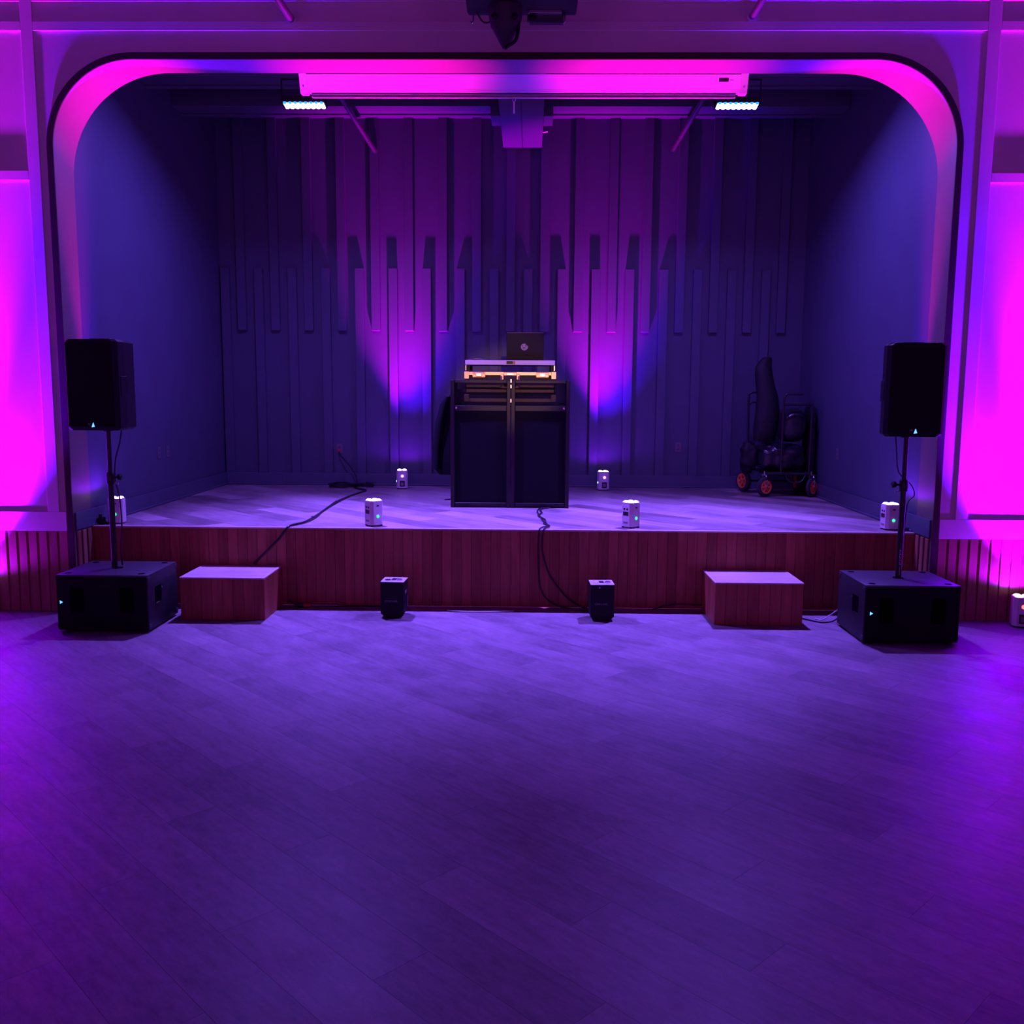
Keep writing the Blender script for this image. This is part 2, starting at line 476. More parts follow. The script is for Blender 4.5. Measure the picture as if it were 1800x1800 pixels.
# dark wood casing around the opening
outer = arch(0.050); inner = arch(0.0)
mb = MB()
def ring_pts(pts, y): return [Vector((x, y, z)) for x, z in pts]
A = [[mb.bm.verts.new(v) for v in ring_pts(pl, y)] for pl, y in ((outer, YP-0.001), (outer, YP-0.014), (inner, YP-0.014), (inner, YP-0.001))]
for q in range(4):
    a, b = A[q], A[(q+1) % 4]
    for k in range(len(a)-1): mb.bm.faces.new((a[k], a[k+1], b[k+1], b[k]))
mb.bm.faces.new([A[q][0] for q in range(4)]); mb.bm.faces.new([A[q][-1] for q in range(4)][::-1])
cas = mb.build('trim_1', 'dark_casing'); struct(cas, 'narrow dark wood casing around the stage opening')

PR = 0.015   # how far rails and stiles stand proud
def rail(x0, x1, z0, z1, name='rail', pr=PR): return MB().b2(x0, x1, YP-pr, YP, z0, z1, bev=0.003).build(name, 'cream_trim', wf)
SLx = (-3.80, -3.705); SRx = (3.595, 3.695)
ZR = 0.675
for sx in (SLx, SRx):
    rail(sx[0], sx[1], ZR+0.16, WTOP, 'stile')
for x0, x1 in ((WX0, SLx[0]), (SLx[1], SRx[0]), (SRx[1], WX1)):
    rail(x0, x1, 4.572, 4.642); rail(x0, x1, 4.785, 4.86)
for x0, x1 in ((WX0, SLx[0]), (SRx[1], WX1)):
    rail(x0, x1, 3.46, 3.535)
rail(WX0, XL-0.052, ZR, ZR+0.16); rail(XR+0.052, WX1, ZR, ZR+0.16)
# stiles further out, seen only from a step aside
rail(-5.62, -5.53, ZR+0.16, 3.46, 'stile'); rail(5.42, 5.51, ZR+0.16, 3.46, 'stile')
# wood slat wainscot under the rail
SP = 0.0855
backl = MB().b2(WX0, XL-0.05, YP-0.003, YP, 0, ZR).build('wainscot_backing', 'slat_wood', wf)
backr = MB().b2(XR+0.05, WX1, YP-0.003, YP, 0, ZR).build('wainscot_backing', 'slat_wood', wf)
sl = MB().b2(-0.033, 0.033, -0.0115, 0.0, 0.0, ZR-0.001, bev=0.003).mesh('slat', 'slat_wood')
x = XL-0.05-0.036
while x > -5.6: link('slat', sl, wf, (x, YP-0.003, 0)); x -= SP
x = XR+0.05+0.036
while x < 5.5: link('slat', sl, wf, (x, YP-0.003, 0)); x += SP
# slats on the two returns beside the stage front
sl2 = MB().b2(-0.014, 0.0, -0.031, 0.031, 0.0, ZR-0.01, bev=0.004).mesh('slat', 'slat_wood')
for k in range(3):
    link('slat', sl2, wf, (XL+0.014, YP+0.06+k*0.095, 0)); o = link('slat', sl2, wf, (XR, YP+0.06+k*0.095, 0))

# hall ceiling, above the picture
hc = MB().b2(WX0, WX1, -9.0, YP, WTOP, WTOP+0.1).build('ceiling_hall', 'ceiling_dark'); struct(hc, 'dark ceiling of the hall above the picture')
for sd, xx in (('left', WX0-0.1), ('right', WX1)):
    struct(MB().b2(xx, xx+0.1, -9.0, YP, 0, WTOP).build('wall_hall_'+sd, 'cream'), 'plain side wall of the hall on the %s, outside the picture' % sd)
# ================================================================== stage walls
wl = MB().b2(XL-0.13, XL-0.01, YS, YB, 0.3, ZC).build('wall_left', 'stage_grey'); struct(wl, 'dark grey left side wall of the stage')
wr = MB().b2(XR+0.01, XR+0.13, YS, YB, 0.3, ZC).build('wall_right', 'stage_grey'); struct(wr, 'dark grey right side wall of the stage')
wb = MB().b2(XL-0.13, XR+0.13, YB, YB+0.12, 0.3, ZC).build('wall_back', 'stage_grey'); struct(wb, 'dark grey stage back wall with staggered vertical battens')
BT = 0.056
X0, PB, BW = -2.173, 0.406, 0.104
ZTK, ZLT, ZH = 2.555, 3.294, 5.028
up = MB().b2(0, BW, -BT, 0, ZTK, ZH, bev=0.002).mesh('upper_batten', 'stage_grey')
lo_ = MB().b2(0, BW, -BT, 0, SZ+0.14, ZLT, bev=0.002).mesh('lower_batten', 'stage_grey')
k = -4
while X0+PB*k < XR-0.12:
    if X0+PB*k > XL: link('upper_batten', up, wb, (X0+PB*k, YB, 0))
    xl_ = X0+PB*k+0.211
    if XL < xl_ < XR-0.11: link('lower_batten', lo_, wb, (xl_, YB, 0))
    k += 1
MB().b2(XL, XR, YB-BT, YB, ZH, ZH+0.16).build('header_rail', 'stage_grey', wb)
bbz = SZ+0.148
def bboard(name, x0, x1, y0, y1, lab):
    o = MB().b2(x0, x1, y0, y1, SZ, bbz, bev=0.003).build(name, 'stage_grey_trim'); struct(o, lab); return o
b = bboard('baseboard_left', XL, XL+0.016, YP+0.012, YB, 'dark grey baseboard along the left stage wall')
MB().b2(XL+0.016, XL+0.03, YS+0.03, YB, SZ, SZ+0.022, bev=0.006).build('shoe_moulding', 'stage_grey_trim', b)
b = bboard('baseboard_right', XR-0.016, XR, YP+0.012, YB, 'dark grey baseboard along the right stage wall')
MB().b2(XR-0.03, XR-0.016, YS+0.03, YB, SZ, SZ+0.022, bev=0.006).build('shoe_moulding', 'stage_grey_trim', b)
b = bboard('baseboard_back', XL+0.017, XR-0.017, YB-0.058, YB-0.0, 'dark grey baseboard along the stage back wall')
MB().b2(XL+0.03, XR-0.03, YB-0.072, YB-0.058, SZ, SZ+0.022, bev=0.006).build('shoe_moulding', 'stage_grey_trim', b)

# ================================================================== stage ceiling, beams, boxed duct
ce = MB().b2(XL-0.13, XR+0.13, YS-0.02, YB+0.12, ZC, ZC+0.1).build('ceiling', 'ceiling_dark'); struct(ce, 'dark stage ceiling with cross beams')
ZBM = 4.765
for y0, y1 in ((9.2, 9.55), (10.18, 10.5)):
    for x0, x1 in ((XL-0.01, -0.21), (0.30, XR+0.01)):
        MB().b2(x0, x1, y0, y1, ZBM, ZC, bev=0.006).build('beam', 'beam_grey', ce)
        # narrow bottom board of the beam
        MB().b2(x0, x1, y1-0.07, y1+0.004, ZBM-0.018, ZBM, bev=0.003).build('beam_edge', 'beam_grey', ce)
dz = 4.645
dk = MB().b2(-0.175, 0.262, 8.35, YB-BT-0.16, dz+0.018, ZC).build('box_beam', 'beam_grey', ce)
MB().b2(-0.180, 0.0395, 8.35, YB-BT-0.16, dz, dz+0.018, bev=0.003).build('soffit_board', 'beam_grey', dk)
MB().b2(0.0445, 0.268, 8.35, YB-BT-0.16, dz, dz+0.018, bev=0.003).build('soffit_board', 'beam_grey', dk)
for y0, y1 in ((9.18, 9.57), (10.16, 10.52)):
    for x0, x1 in ((-0.28, -0.181), (0.269, 0.37)):
        MB().b2(x0, x1, y0, y1, dz+0.02, ZC, bev=0.004).build('beam_hanger', 'beam_grey', dk)
tag(MB().cyl((0.285, 10.9, dz+0.06), (0.33, 10.9, dz+0.06), 0.014).build('stub_pipe', 'pipe_metal', dk), '', '') if False else MB().cyl((0.262, 10.9, dz+0.06), (0.325, 10.9, dz+0.07), 0.014).build('stub_pipe', 'pipe_metal', dk)

# sprinkler pipes: run through the front wall to the stage back wall
for xx, zz, side in ((-1.705, 4.655, 'left'), (1.815, 4.675, 'right')):
    t = thing('ceiling_pipe', 'slim metal pipe running under the beams, nearer the %s LED panel' % side, 'pipe', (xx, 5.0, zz), group='pipes under the stage beams')
    MB().cyl((0, 0, 0), (0, YB-BT-5.02, 0), 0.027, n=14).build('pipe', 'pipe_metal', t, True)
    MB().cyl((0, YP-5.0-0.016, 0), (0, YP-5.0-0.001, 0), 0.046, n=18).build('wall_flange', 'cream_trim', t, True)
    MB().cyl((0, YB-5.0-0.55, 0), (0, YB-5.0-0.53, 0), 0.033, n=14).build('coupling', 'pipe_metal', t, True)
    MB().cyl((0, YB-BT-5.0-0.02, 0), (0, YB-BT-5.0-0.001, 0), 0.036, n=16).build('end_cap', 'pipe_metal', t, True)

# ================================================================== white LED uplights
def spot(parent, loc, aim, energy, colr, ang, blend=1.0, rad=0.03):
    l = bpy.data.lights.new('uplight_beam', 'SPOT'); l.energy = energy; l.color = colr
    l.spot_size = R(ang); l.spot_blend = blend; l.shadow_soft_size = rad
    o = bpy.data.objects.new('uplight_beam', l); col.objects.link(o)
    o.parent = parent; o.location = loc
    o.rotation_euler = Vector(aim).to_track_quat('-Z', 'Y').to_euler()
    return o

def oct_poly(w, ch):
    h = w/2
    return [(h-ch, -h), (h, -h+ch), (h, h-ch), (h-ch, h), (-h+ch, h), (-h, h-ch), (-h, -h+ch), (-h+ch, -h)]

def uplight(loc, rz, label, aim, red, blue, ra=75, ba=100, boff=(0.03, 0, 0), side='button', S=1.0, spill=14):
    t = thing('uplight', label, 'stage light', loc, rz, 'white uplights on the stage and hall floor')
    w, h = 0.128*S, 0.215*S
    foot = MB().cyl((0, 0, 0.0), (0, 0, 0.012), 0.011, n=10).mesh('foot', 'rubber')
    for sx in (-1, 1):
        for sy in (-1, 1): link('foot', foot, t, (sx*w*.36, sy*w*.36, 0))
    MB().prism(oct_poly(w, 0.022*S), 0.012, h, 'z').build('housing', 'white_shell', t)
    MB().prism(oct_poly(w-0.006, 0.020*S), h, h+0.006, 'z').build('top_rim', 'white_shell', t)
    lens = MB().lathe([(0.026*S, 0), (0.024*S, 0.007), (0.014*S, 0.013), (0.0005, 0.015)], (0, 0, 0), n=14).mesh('lens', 'lens_glow', True)
    for sx in (-1, 1):
        for sy in (-1, 1): link('lens', lens, t, (sx*0.029*S, sy*0.029*S, h+0.005))
    f = -w/2
    if side == 'button':        # face with round power button, face with two sockets
        bt = MB().lathe([(0.014, -0.001), (0.014, 0.003), (0.010, 0.005)], (0.0, f, h*0.40), (0, -1, 0), 16).build('power_button', 'btn_green', t)
        MB().b2(-0.012, 0.012, f-0.003, f, h*0.80, h*0.86, bev=0.001).build('latch', 'port_black', t)
        for q in (-0.016, 0.016): MB().lathe([(0.010, -0.001), (0.010, 0.002), (0.006, 0.003)], (f, q, h*0.76), (-1, 0, 0), 14).build('socket', 'port_black', t)
        MB().b2(f-0.003, f, -0.030, 0.030, h*0.50, h*0.66, bev=0.001).build('display', 'port_black', t)
        MB().b2(f-0.002, f, -0.026, 0.026, h*0.18, h*0.26, bev=0.001).build('rating_plate', 'print_grey', t)
    else:                        # face with lit sensor window and black display
        MB().lathe([(0.017, -0.001), (0.017, 0.003), (0.013, 0.004)], (0.0, f, h*0.72), (0, -1, 0), 16).build('display_light', 'display_pink' if side == 'pink' else 'display_red', t)
        MB().b2(-0.030, 0.030, f-0.003, f, h*0.14, h*0.46, bev=0.001).build('display', 'port_black', t)
        MB().b2(-0.018, 0.016, f-0.0036, f-0.003, h*0.20, h*0.38).build('display_print', 'print_grey', t)
        if side == 'pink': MB().lathe([(0.012, -0.001), (0.012, 0.003), (0.008, 0.005)], (f, 0.0, h*0.42), (-1, 0, 0), 16).build('power_button', 'btn_cyan', t)
    inv = Matrix.Rotation(-rz, 3, 'Z')
    off = inv @ Vector(boff); a = inv @ Vector(aim)
    ro = inv @ Vector((-boff[0], -boff[1], 0))
    spot(t, ro*0.5 + Vector((0, 0, h+0.03)), a, red, (1.0, 0.0, 0.45), ra)
    spot(t, off*0.5 + Vector((0, 0, h+0.03)), a + inv @ Vector((boff[0]*2.0, 0, 0)), blue, (0.10, 0.0, 1.0), ba)
    spot(t, Vector((0, 0, h+0.03)), a, spill, (0.24, 0.0, 1.0), 170, 0.35)
    return t

UR, UB = 2400, 2000
uplight((-1.366, 11.16, SZ), R(10), 'white uplight at the stage back wall left of the black DJ booth', (-0.01, 0.06, 1), 1550, 1100, 48, 60, (0.03, 0, 0), 'pink')
uplight((1.037, 11.18, SZ), R(10), 'white uplight at the stage back wall right of the black DJ booth', (-0.01, 0.06, 1), 1550, 1100, 48, 60, (0.03, 0, 0), 'pink')
uplight((-1.194, 8.045, SZ), R(42), 'white uplight on the stage edge above the left black spark machine', (0.03, -0.045, 1), UR*1.4, UB*0.6, 35, 46, (-0.03, 0, 0), 'button')
uplight((1.032, 8.07, SZ), R(42), 'white uplight on the stage edge above the right black spark machine', (0.02, -0.045, 1), UR*1.4, UB*0.6, 35, 46, (-0.03, 0, 0), 'button')
uplight((-3.44, 8.05, SZ), R(8), 'white uplight on the stage edge partly hidden by the left speaker pole', (0.07, -0.07, 1), UR*1.3, UB*0.7, 25, 31, (0.0, 0.04, 0), 'button', 1.0, 10)
uplight((3.265, 8.08, SZ), R(8), 'white uplight on the stage edge beside the right speaker pole', (-0.07, -0.07, 1), UR*1.3, UB*0.7, 25, 31, (0.0, 0.04, 0), 'button', 1.0, 10)
uplight((4.095, 7.415, 0.0), R(-14), 'white uplight on the hall floor at the right picture edge with red display', (0.055, 0.03, 1), 4600, 8200, 27, 68, (-0.05, 0, 0), 'red', 1.1, 65)
uplight((-4.42, 7.415, 0.0), R(20), 'white uplight on the hall floor past the left subwoofer by the slat wall', (0.0, 0.03, 1), 4600, 8200, 30, 68, (0.05, 0, 0), 'red', 1.1, 65)

# ================================================================== LED panels over the stage
for (x, y, z), sd in zip(LED_POS, ('left', 'right')):
    t = thing('led_panel', 'small blue-white LED panel light hanging from the beam at %s of the stage' % sd, 'stage light', (x, y, z), 0, 'LED panels under the stage beam')
    rot = Matrix.Rotation(-LED_TILT, 4, 'X')   # local -Z is the shining side
    def L(v): return rot @ Vector(v)
    MB().box((0, 0, 0), (0.40, 0.14, 0.05), rot=rot, bev=0.006).build('housing', 'fixture_black', t).location = L((0, 0, 0.0))
    rows = MB(); top = MB()
    for i in range(8):
        for j in range(4):
            p = L((-0.168+0.048*i, -0.048+0.032*j, -0.026))
            (rows if j else top).cyl(p, p + L((0, 0, -0.008)), 0.0165, 0.015, n=12)
    rows.build('led_lens', 'led_white', t)['kind'] = 'stuff'; top.build('led_lens', 'led_cyan', t)['kind'] = 'stuff'
    MB().box(L((0, 0.012, -0.026)), (0.37, 0.10, 0.003), rot=rot).build('diffuser', 'led_white', t)
    yk = MB()
    for sx in (-1, 1):
        yk.box((sx*0.208, 0, 0.09), (0.008, 0.03, 0.22), bev=0.001)
    yk.box((0, 0, 0.20), (0.424, 0.03, 0.008))
    yk.cyl((0, 0, 0.20), (0, 0.0, 0.25), 0.012, n=10)
    yk.box((0, 0.13, 0.255), (0.04, 0.30, 0.02))
    yk.box((0, 0.265, 0.275), (0.05, 0.06, 0.05))
    yk.build('yoke', 'fixture_black', t)

# ================================================================== projection screen under the arch
t = thing('projection_screen', 'rolled-up white projection screen housing under the arch', 'projection screen', (0.07, 8.20, 4.302))
hw = 1.822
prof = [(-0.038, 0.025), (-0.085, 0.125), (0.055, 0.125), (0.055, 0.045), (0.03, 0.0), (-0.03, 0.0)]
MB().prism(prof, -hw+0.03, hw-0.03, 'x').build('housing', 'screen_white', t)
cp = [(-0.045, 0.02), (-0.092, 0.132), (0.062, 0.132), (0.062, 0.03), (0.035, -0.01), (-0.035, -0.01)]
for sx in (-1, 1):
    e = MB().prism(cp, sx*hw-0.03, sx*hw+0.03, 'x').build('end_cap', 'screen_white', t)
    MB().lathe([(0.007, 0), (0.007, 0.003), (0.003, 0.004)], (sx*hw, -0.054, 0.04), (0, -1, -0.4), 10).build('screw', 'steel', e)
MB().prism([(-0.0635, 0.075), (-0.0755, 0.10), (-0.0740, 0.10), (-0.0620, 0.075)], hw-0.21, hw-0.13, 'x').build('maker_label', 'port_black', t)
MB().prism([(-0.0682, 0.085), (-0.0705, 0.09), (-0.0690, 0.09), (-0.0667, 0.085)], hw-0.12, hw-0.09, 'x').build('maker_label', 'print_grey', t)
for q in (-1.2, 1.2): MB().b2(q-0.02, q+0.02, 0.02, 0.03, 0.12, ZC-4.302, bev=0.001).build('hanger_strap', 'fixture_black', t)
MB().cyl((-hw+0.06, -0.005, -0.020), (hw-0.06, -0.005, -0.020), 0.018, n=12).build('bottom_bar', 'pipe_metal', t, True)
MB().b2(-hw+0.07, hw-0.07, -0.024, -0.012, -0.044, -0.034).build('bar_edge', 'screen_white', t)
hd = MB().tube([(-0.07, -0.02, -0.04), (-0.085, -0.02, -0.055), (-0.075, -0.02, -0.075), (-0.06, -0.02, -0.055), (-0.07, -0.02, -0.04)], 0.003, 6).build('pull_ring', 'steel', t)
MB().cyl((-0.073, -0.02, -0.075), (-0.073, -0.02, -0.165), 0.006, n=10).build('pull_handle', 'screen_white', t)

# ================================================================== projector hanging in front of the arch
t = thing('ceiling_projector', 'black ceiling-hung projector rig with a pointed mount in front of the arch', 'projector', (0.075, 6.5, 4.325))
MB().b2(-0.363, 0.360, -0.28, 0.13, 0.0, 0.42, bev=0.010).build('housing', 'fixture_black', t)
MB().b2(0.045, 0.262, 0.03, 0.105, -0.020, 0.002, bev=0.003).build('vent_bar', 'steel', t)
MB().b2(0.05, 0.275, 0.085, 0.13, -0.06, 0.0, bev=0.003).build('lower_bracket', 'fixture_dim', t)
hd = MB().lathe([(0.112, 0.0), (0.108, -0.07), (0.098, -0.10), (0.098, -0.115), (0.068, -0.165), (0.036, -0.225), (0.014, -0.255)], (-0.108, 0.0, 0.0), (0, 0, 1), 20).build('mount_cone', 'fixture_dim', t, True)
for q in (-0.07, 0.065): MB().lathe([(0.019, 0), (0.019, 0.012), (0.010, 0.014)], (-0.108+q, -0.09, -0.085), (0, -1, 0), 12).build('knob', 'fixture_black', hd)
MB().tube([(-0.02, -0.03, -0.09), (-0.025, -0.04, -0.16), (-0.04, -0.04, -0.215), (-0.08, -0.04, -0.245), (-0.105, -0.02, -0.255)], 0.012, 8).build('safety_loop', 'fixture_black', hd, True)
MB().tube([(-0.30, 0.08, 0.0), (-0.26, 0.08, -0.055), (-0.22, 0.08, -0.06), (-0.19, 0.06, -0.04)], 0.006, 8).build('cable_loop', 'cable_black', t, True)
for q in (-0.325, 0.285): MB().tube([(q, 0.1, 0.01), (q, 0.1, -0.045), (q-0.01, 0.1, -0.055), (q-0.018, 0.1, -0.045)], 0.007, 8).build('hook', 'steel', t, True)
MB().lathe([(0.022, 0), (0.027, 0.05), (0.02, 0.055)], (0.035, 0.05, -0.045), (1, 0, -0.1), 12).build('clamp', 'fixture_black', t, True)
MB().cyl((0.0, -0.1, 0.42), (0, -0.1, 1.37), 0.03, n=14).build('drop_pole', 'fixture_black', t, True)

# ================================================================== steps in front of the stage
def steps(x0, x1, label):
    y0, y1, zt = 7.345, YS-0.006, 0.345
    t = thing('stage_step', label, 'step', ((x0+x1)/2, (y0+y1)/2, 0), 0, 'wooden steps up to the stage')
    w, d = x1-x0, y1-y0
    MB().b2(-w/2+0.014, w/2-0.014, -d/2+0.014, d/2, 0, zt-0.012).build('carcass', 'underlay', t)
    n = 8; bw = w/n
    me = MB().b2(-bw/2+0.0008, bw/2-0.0008, 0, 0.013, 0, zt-0.013, bev=0.0015).mesh('front_board', 'fascia_wood')
    for k in range(n): link('front_board', me, t, (-w/2+bw*(k+.5), -d/2, 0))
    n = 6; sw = (d-0.014)/n
    me = MB().b2(0, 0.013, -sw/2+0.0008, sw/2-0.0008, 0, zt-0.013, bev=0.0015).mesh('side_board', 'fascia_wood')
    for k in range(n):
        for xx in (-w/2, w/2-0.013): link('side_board', me, t, (xx, -d/2+0.014+sw*(k+.5), 0))
    MB().b2(-w/2+0.02, w/2-0.02, -d/2+0.02, d/2, zt-0.012, zt, bev=0.001).build('tread', 'step_top', t)
    MB().b2(-w/2-0.003, w/2+0.003, -d/2-0.004, -d/2+0.02, zt-0.012, zt+0.002, bev=0.003).build('nosing', 'nosing_wood', t)
    for sx in (-1, 1): MB().box((sx*(w/2-0.0085), 0.01, zt-0.005), (0.022, d-0.02, 0.014), bev=0.003).build('edge_strip', 'nosing_wood', t)
steps(-2.645, -1.965, 'reddish wood box step beside the left subwoofer')
steps(1.635, 2.335, 'reddish wood box step beside the right subwoofer')

# ================================================================== subwoofers, poles, loudspeakers
def subwoofer(x, y, label, led_x):
    w, d, h = 0.70, 0.60, 0.445
    t = thing('subwoofer', label, 'speaker', (x, y, 0), 0, 'black subwoofers on the hall floor')
    f = MB().cyl((0, 0, 0), (0, 0, 0.016), 0.022, n=12).mesh('foot', 'rubber')
    for sx in (-1, 1):
        for sy in (-1, 1): link('foot', f, t, (sx*(w/2-.06), sy*(d/2-.06), 0))
    cab = MB().b2(-w/2, w/2, -d/2+0.012, d/2, 0.016, h, bev=0.008, seg=2).build('cabinet', 'sub_top', t, True)
    MB().b2(-w/2+0.004, w/2-0.004, -d/2, -d/2+0.014, 0.020, h-0.006, bev=0.006).build('grille', 'grille_black', t)
    for q in (-0.19, 0.19):
        MB().prism([(q-0.042, 0.16), (q+0.042, 0.16), (q+0.052, 0.18), (q+0.052, 0.33), (q+0.042, 0.35), (q-0.042, 0.35), (q-0.052, 0.33), (q-0.052, 0.18)], -d/2-0.004, -d/2+0.002, 'y').build('port', 'vent_black', t)
    for sx in (-1, 1):
        MB().b2(sx*(w/2)-0.003, sx*(w/2)+0.003, -0.16, -0.04, 0.20, 0.33, bev=0.002).build('handle_recess', 'vent_black', t)
        hdl = MB().b2(sx*(w/2)-0.002, sx*(w/2)+0.007, -0.15, -0.09, 0.195, 0.205, bev=0.002).build('handle_lip', 'steel', t)
        MB().lathe([(0.008, 0), (0.008, 0.004), (0.004, 0.005)], (sx*w/2, -0.02, 0.30), (sx, 0, 0), 10).build('screw', 'steel', t)
        for sy in (-1, 1):
            for zz in (0.05, h-0.03): MB().box((sx*(w/2-0.006), sy*(d/2-0.03), zz), (0.018, 0.045, 0.03), bev=0.003).build('corner_guard', 'fixture_dim', t)
        for sy in (-1, 1): MB().lathe([(0.026, 0), (0.026, 0.002), (0.015, 0.0025)], (sx*(w/2-.07), sy*(d/2-.07), h-0.0005), n=16).build('stacking_cup', 'vent_black', t)
    MB().prism([(-0.010, -0.013), (0.012, 0.0), (-0.010, 0.013)], -d/2-0.003, -d/2-0.001, 'y').build('logo_light', 'led_logo', t).location = (led_x-x, 0, 0.235)
    MB().lathe([(0.04, 0), (0.04, 0.004), (0.022, 0.005)], (0, 0, h-0.0005), n=18).build('pole_socket', 'vent_black', t)
    return t
SBL = (-3.075, 7.20); SBR = (2.975, 7.10)
subwoofer(*SBL, 'black subwoofer on the floor left of the left step', -3.385)
subwoofer(*SBR, 'black subwoofer on the floor right of the right step', 2.675)

def pole(x, y, label, side, top):
    z0 = 0.450
    t = thing('speaker_pole', label, 'speaker pole', (x, y, z0), 0, 'poles carrying the loudspeakers')
    MB().cyl((0, 0, 0), (0, 0, 0.72), 0.0225, n=18).build('lower_tube', 'pole_black', t, True)
    MB().cyl((0, 0, 0.72), (0, 0, top-z0), 0.0175, n=18).build('upper_tube', 'pole_black', t, True)
    c = MB().lathe([(0.031, 0.66), (0.033, 0.67), (0.033, 0.735), (0.026, 0.75)], (0, 0, 0), n=18).build('collar', 'pole_black', t, True)
    MB().cyl((side*0.03, 0, 0.71), (side*0.062, 0, 0.71), 0.009, n=10).lathe([(0.020, 0), (0.024, 0.006), (0.024, 0.026), (0.016, 0.032)], (side*0.058, 0, 0.71), (side, 0, 0.1), 8).build('clamp_knob', 'pole_black', c, True)
    MB().cyl((side*0.02, 0, 0.665), (side*0.055, -0.005, 0.66), 0.006, n=8).lathe([(0.008, -0.006), (0.010, 0), (0.008, 0.006)], (side*0.057, -0.005, 0.66), (side, 0, 0), 8).build('lock_pin', 'steel', c, True)
    return t
pl_ = pole(-3.10, 7.20, 'black speaker pole standing on the left subwoofer', 1, 1.515)
pr_ = pole(2.975, 7.10, 'black speaker pole with white lettering on the right subwoofer', -1, 1.515)
mb = MB(); rr_ = random.Random(4)
zz = 0.10
for hgt in (0.026, 0.012, 0.020, 0.022, 0.016):
    mb.b2(-0.009, 0.004, -0.0240, -0.0222, zz, zz+hgt*0.35); mb.b2(-0.009, -0.005, -0.0240, -0.0222, zz, zz+hgt); zz += hgt+0.006
mb.b2(-0.004, -0.001, -0.0240, -0.0222, 0.02, 0.085)
mb.build('lettering', 'print_white', pr_)

def loudspeaker(x, y, rz, label, ledx):
    w, h, d, wb_ = 0.415, 0.675, 0.37, 0.30
    t = thing('loudspeaker', label, 'speaker', (x, y, 1.530), rz, 'loudspeakers on poles')
    yf = -0.215
    def sec(z, ins):
        a = w/2-ins; b = wb_/2-ins; c = 0.03
        pts = [(-a+c, yf+ins*.4), (a-c, yf+ins*.4), (a, yf+c), (a, yf+0.12), (b, yf+d-ins), (-b, yf+d-ins), (-a, yf+0.12), (-a, yf+c)]
        return [Vector((p, q, z)) for p, q in pts]
    MB().loft([sec(0.0, 0.02), sec(0.018, 0.0), sec(h-0.018, 0.0), sec(h, 0.02)]).build('cabinet', 'cab_black', t)
    MB().b2(-w/2+0.022, w/2-0.022, yf-0.008, yf+0.004, 0.022, h-0.022, bev=0.006, seg=2).build('grille', 'grille_black', t)
    MB().b2(-0.075, 0.075, yf+0.14, yf+0.20, h-0.001, h+0.010, bev=0.003).build('carry_handle', 'cab_black', t)
    for sx in (-1, 1):
        MB().lathe([(0.009, 0), (0.009, 0.004), (0.005, 0.006)], (sx*0.14, yf+0.06, h), (0, 0, 1), 10).build('rigging_point', 'steel', t)
        MB().box((sx*(w/2-0.002), yf+0.10, 0.33), (0.012, 0.10, 0.15), bev=0.003).build('side_grip', 'cab_black', t)
    MB().lathe([(0.034, -0.014), (0.034, 0.004), (0.028, 0.006)], (0, 0, 0), (0, 0, 1), 16).build('pole_cup', 'pole_black', t)
    MB().prism([(-0.012, 0.024), (0.012, 0.028), (0.001, 0.060)], yf-0.011, yf-0.0085, 'y').build('logo_light', 'led_logo', t).location = (ledx, 0, 0)
    MB().b2(-0.04, -0.02, yf-0.0105, yf-0.0085, 0.044, 0.052).build('badge', 'print_grey', t).location = (ledx, 0, 0)
    return t
loudspeaker(-3.10, 7.20, R(-5), 'black loudspeaker on a pole before the left side of the stage', 0.01)
loudspeaker(2.965, 7.10, R(-7), 'black loudspeaker on a pole before the right side of the stage', 0.01)

# ================================================================== spark machines
def spark(x, y, rz, label, knob):
    w, d, h = 0.19, 0.19, 0.295
    t = thing('spark_machine', label, 'spark machine', (x, y, 0), rz, 'black spark machines on the hall floor')
    MB().prism([(-w/2+0.045, 0.0), (w/2-0.045, 0.0), (w/2, 0.035), (w/2, h), (-w/2, h), (-w/2, 0.035)], -d/2, d/2, 'y').build('body', 'cab_black', t)
    tp = MB().b2(-w/2-0.001, w/2+0.001, -d/2-0.001, d/2+0.001, h, h+0.005, bev=0.0015).build('top_plate', 'spark_top', t)
    MB().lathe([(0.024, 0.0), (0.024, 0.010), (0.018, 0.010), (0.018, 0.004), (0.002, 0.004)], (0.048, -0.02, h+0.005), n=18).build('spark_nozzle', 'steel', t, True)
    MB().lathe([(0.024, 0.0), (0.024, 0.004), (0.004, 0.005)], (-0.048, -0.02, h+0.005), n=18).build('filler_cap', 'port_black' if knob else 'spark_top', t, True)
    MB().b2(-0.02, 0.018, -0.03, 0.05, h+0.005, h+0.0065).build('warning_plate', 'laptop_grey', t)
    for q in (-0.05, 0.055): MB().lathe([(0.005, 0), (0.005, 0.005), (0.002, 0.006)], (q, d/2-0.016, h+0.005), n=8).build('screw', 'steel', t)
    lt = link('lettering', text_mesh('lettering', 'CE/AS.4000', 0.022, 'print_grey'), t, (-0.01, -d/2-0.001, h*0.47))
    lt.rotation_euler = (R(90), 0, 0)
    MB().b2(w/2-0.001, w/2+0.006, -0.03, 0.03, 0.19, 0.215, bev=0.002).build('side_handle', 'steel', t)
    MB().b2(w/2-0.001, w/2+0.004, 0.03, 0.07, 0.06, 0.16, bev=0.002).build('control_panel', 'fixture_dim', t)
    if not knob: MB().lathe([(0.006, 0), (0.006, 0.004), (0.003, 0.006)], (-0.025, -d/2, h-0.02), (0, -1, 0), 10).build('hinge_screw', 'steel', t)
    return t
spark(-0.952, 7.56, R(-3), 'black spark machine on the floor nearer the left step', True)
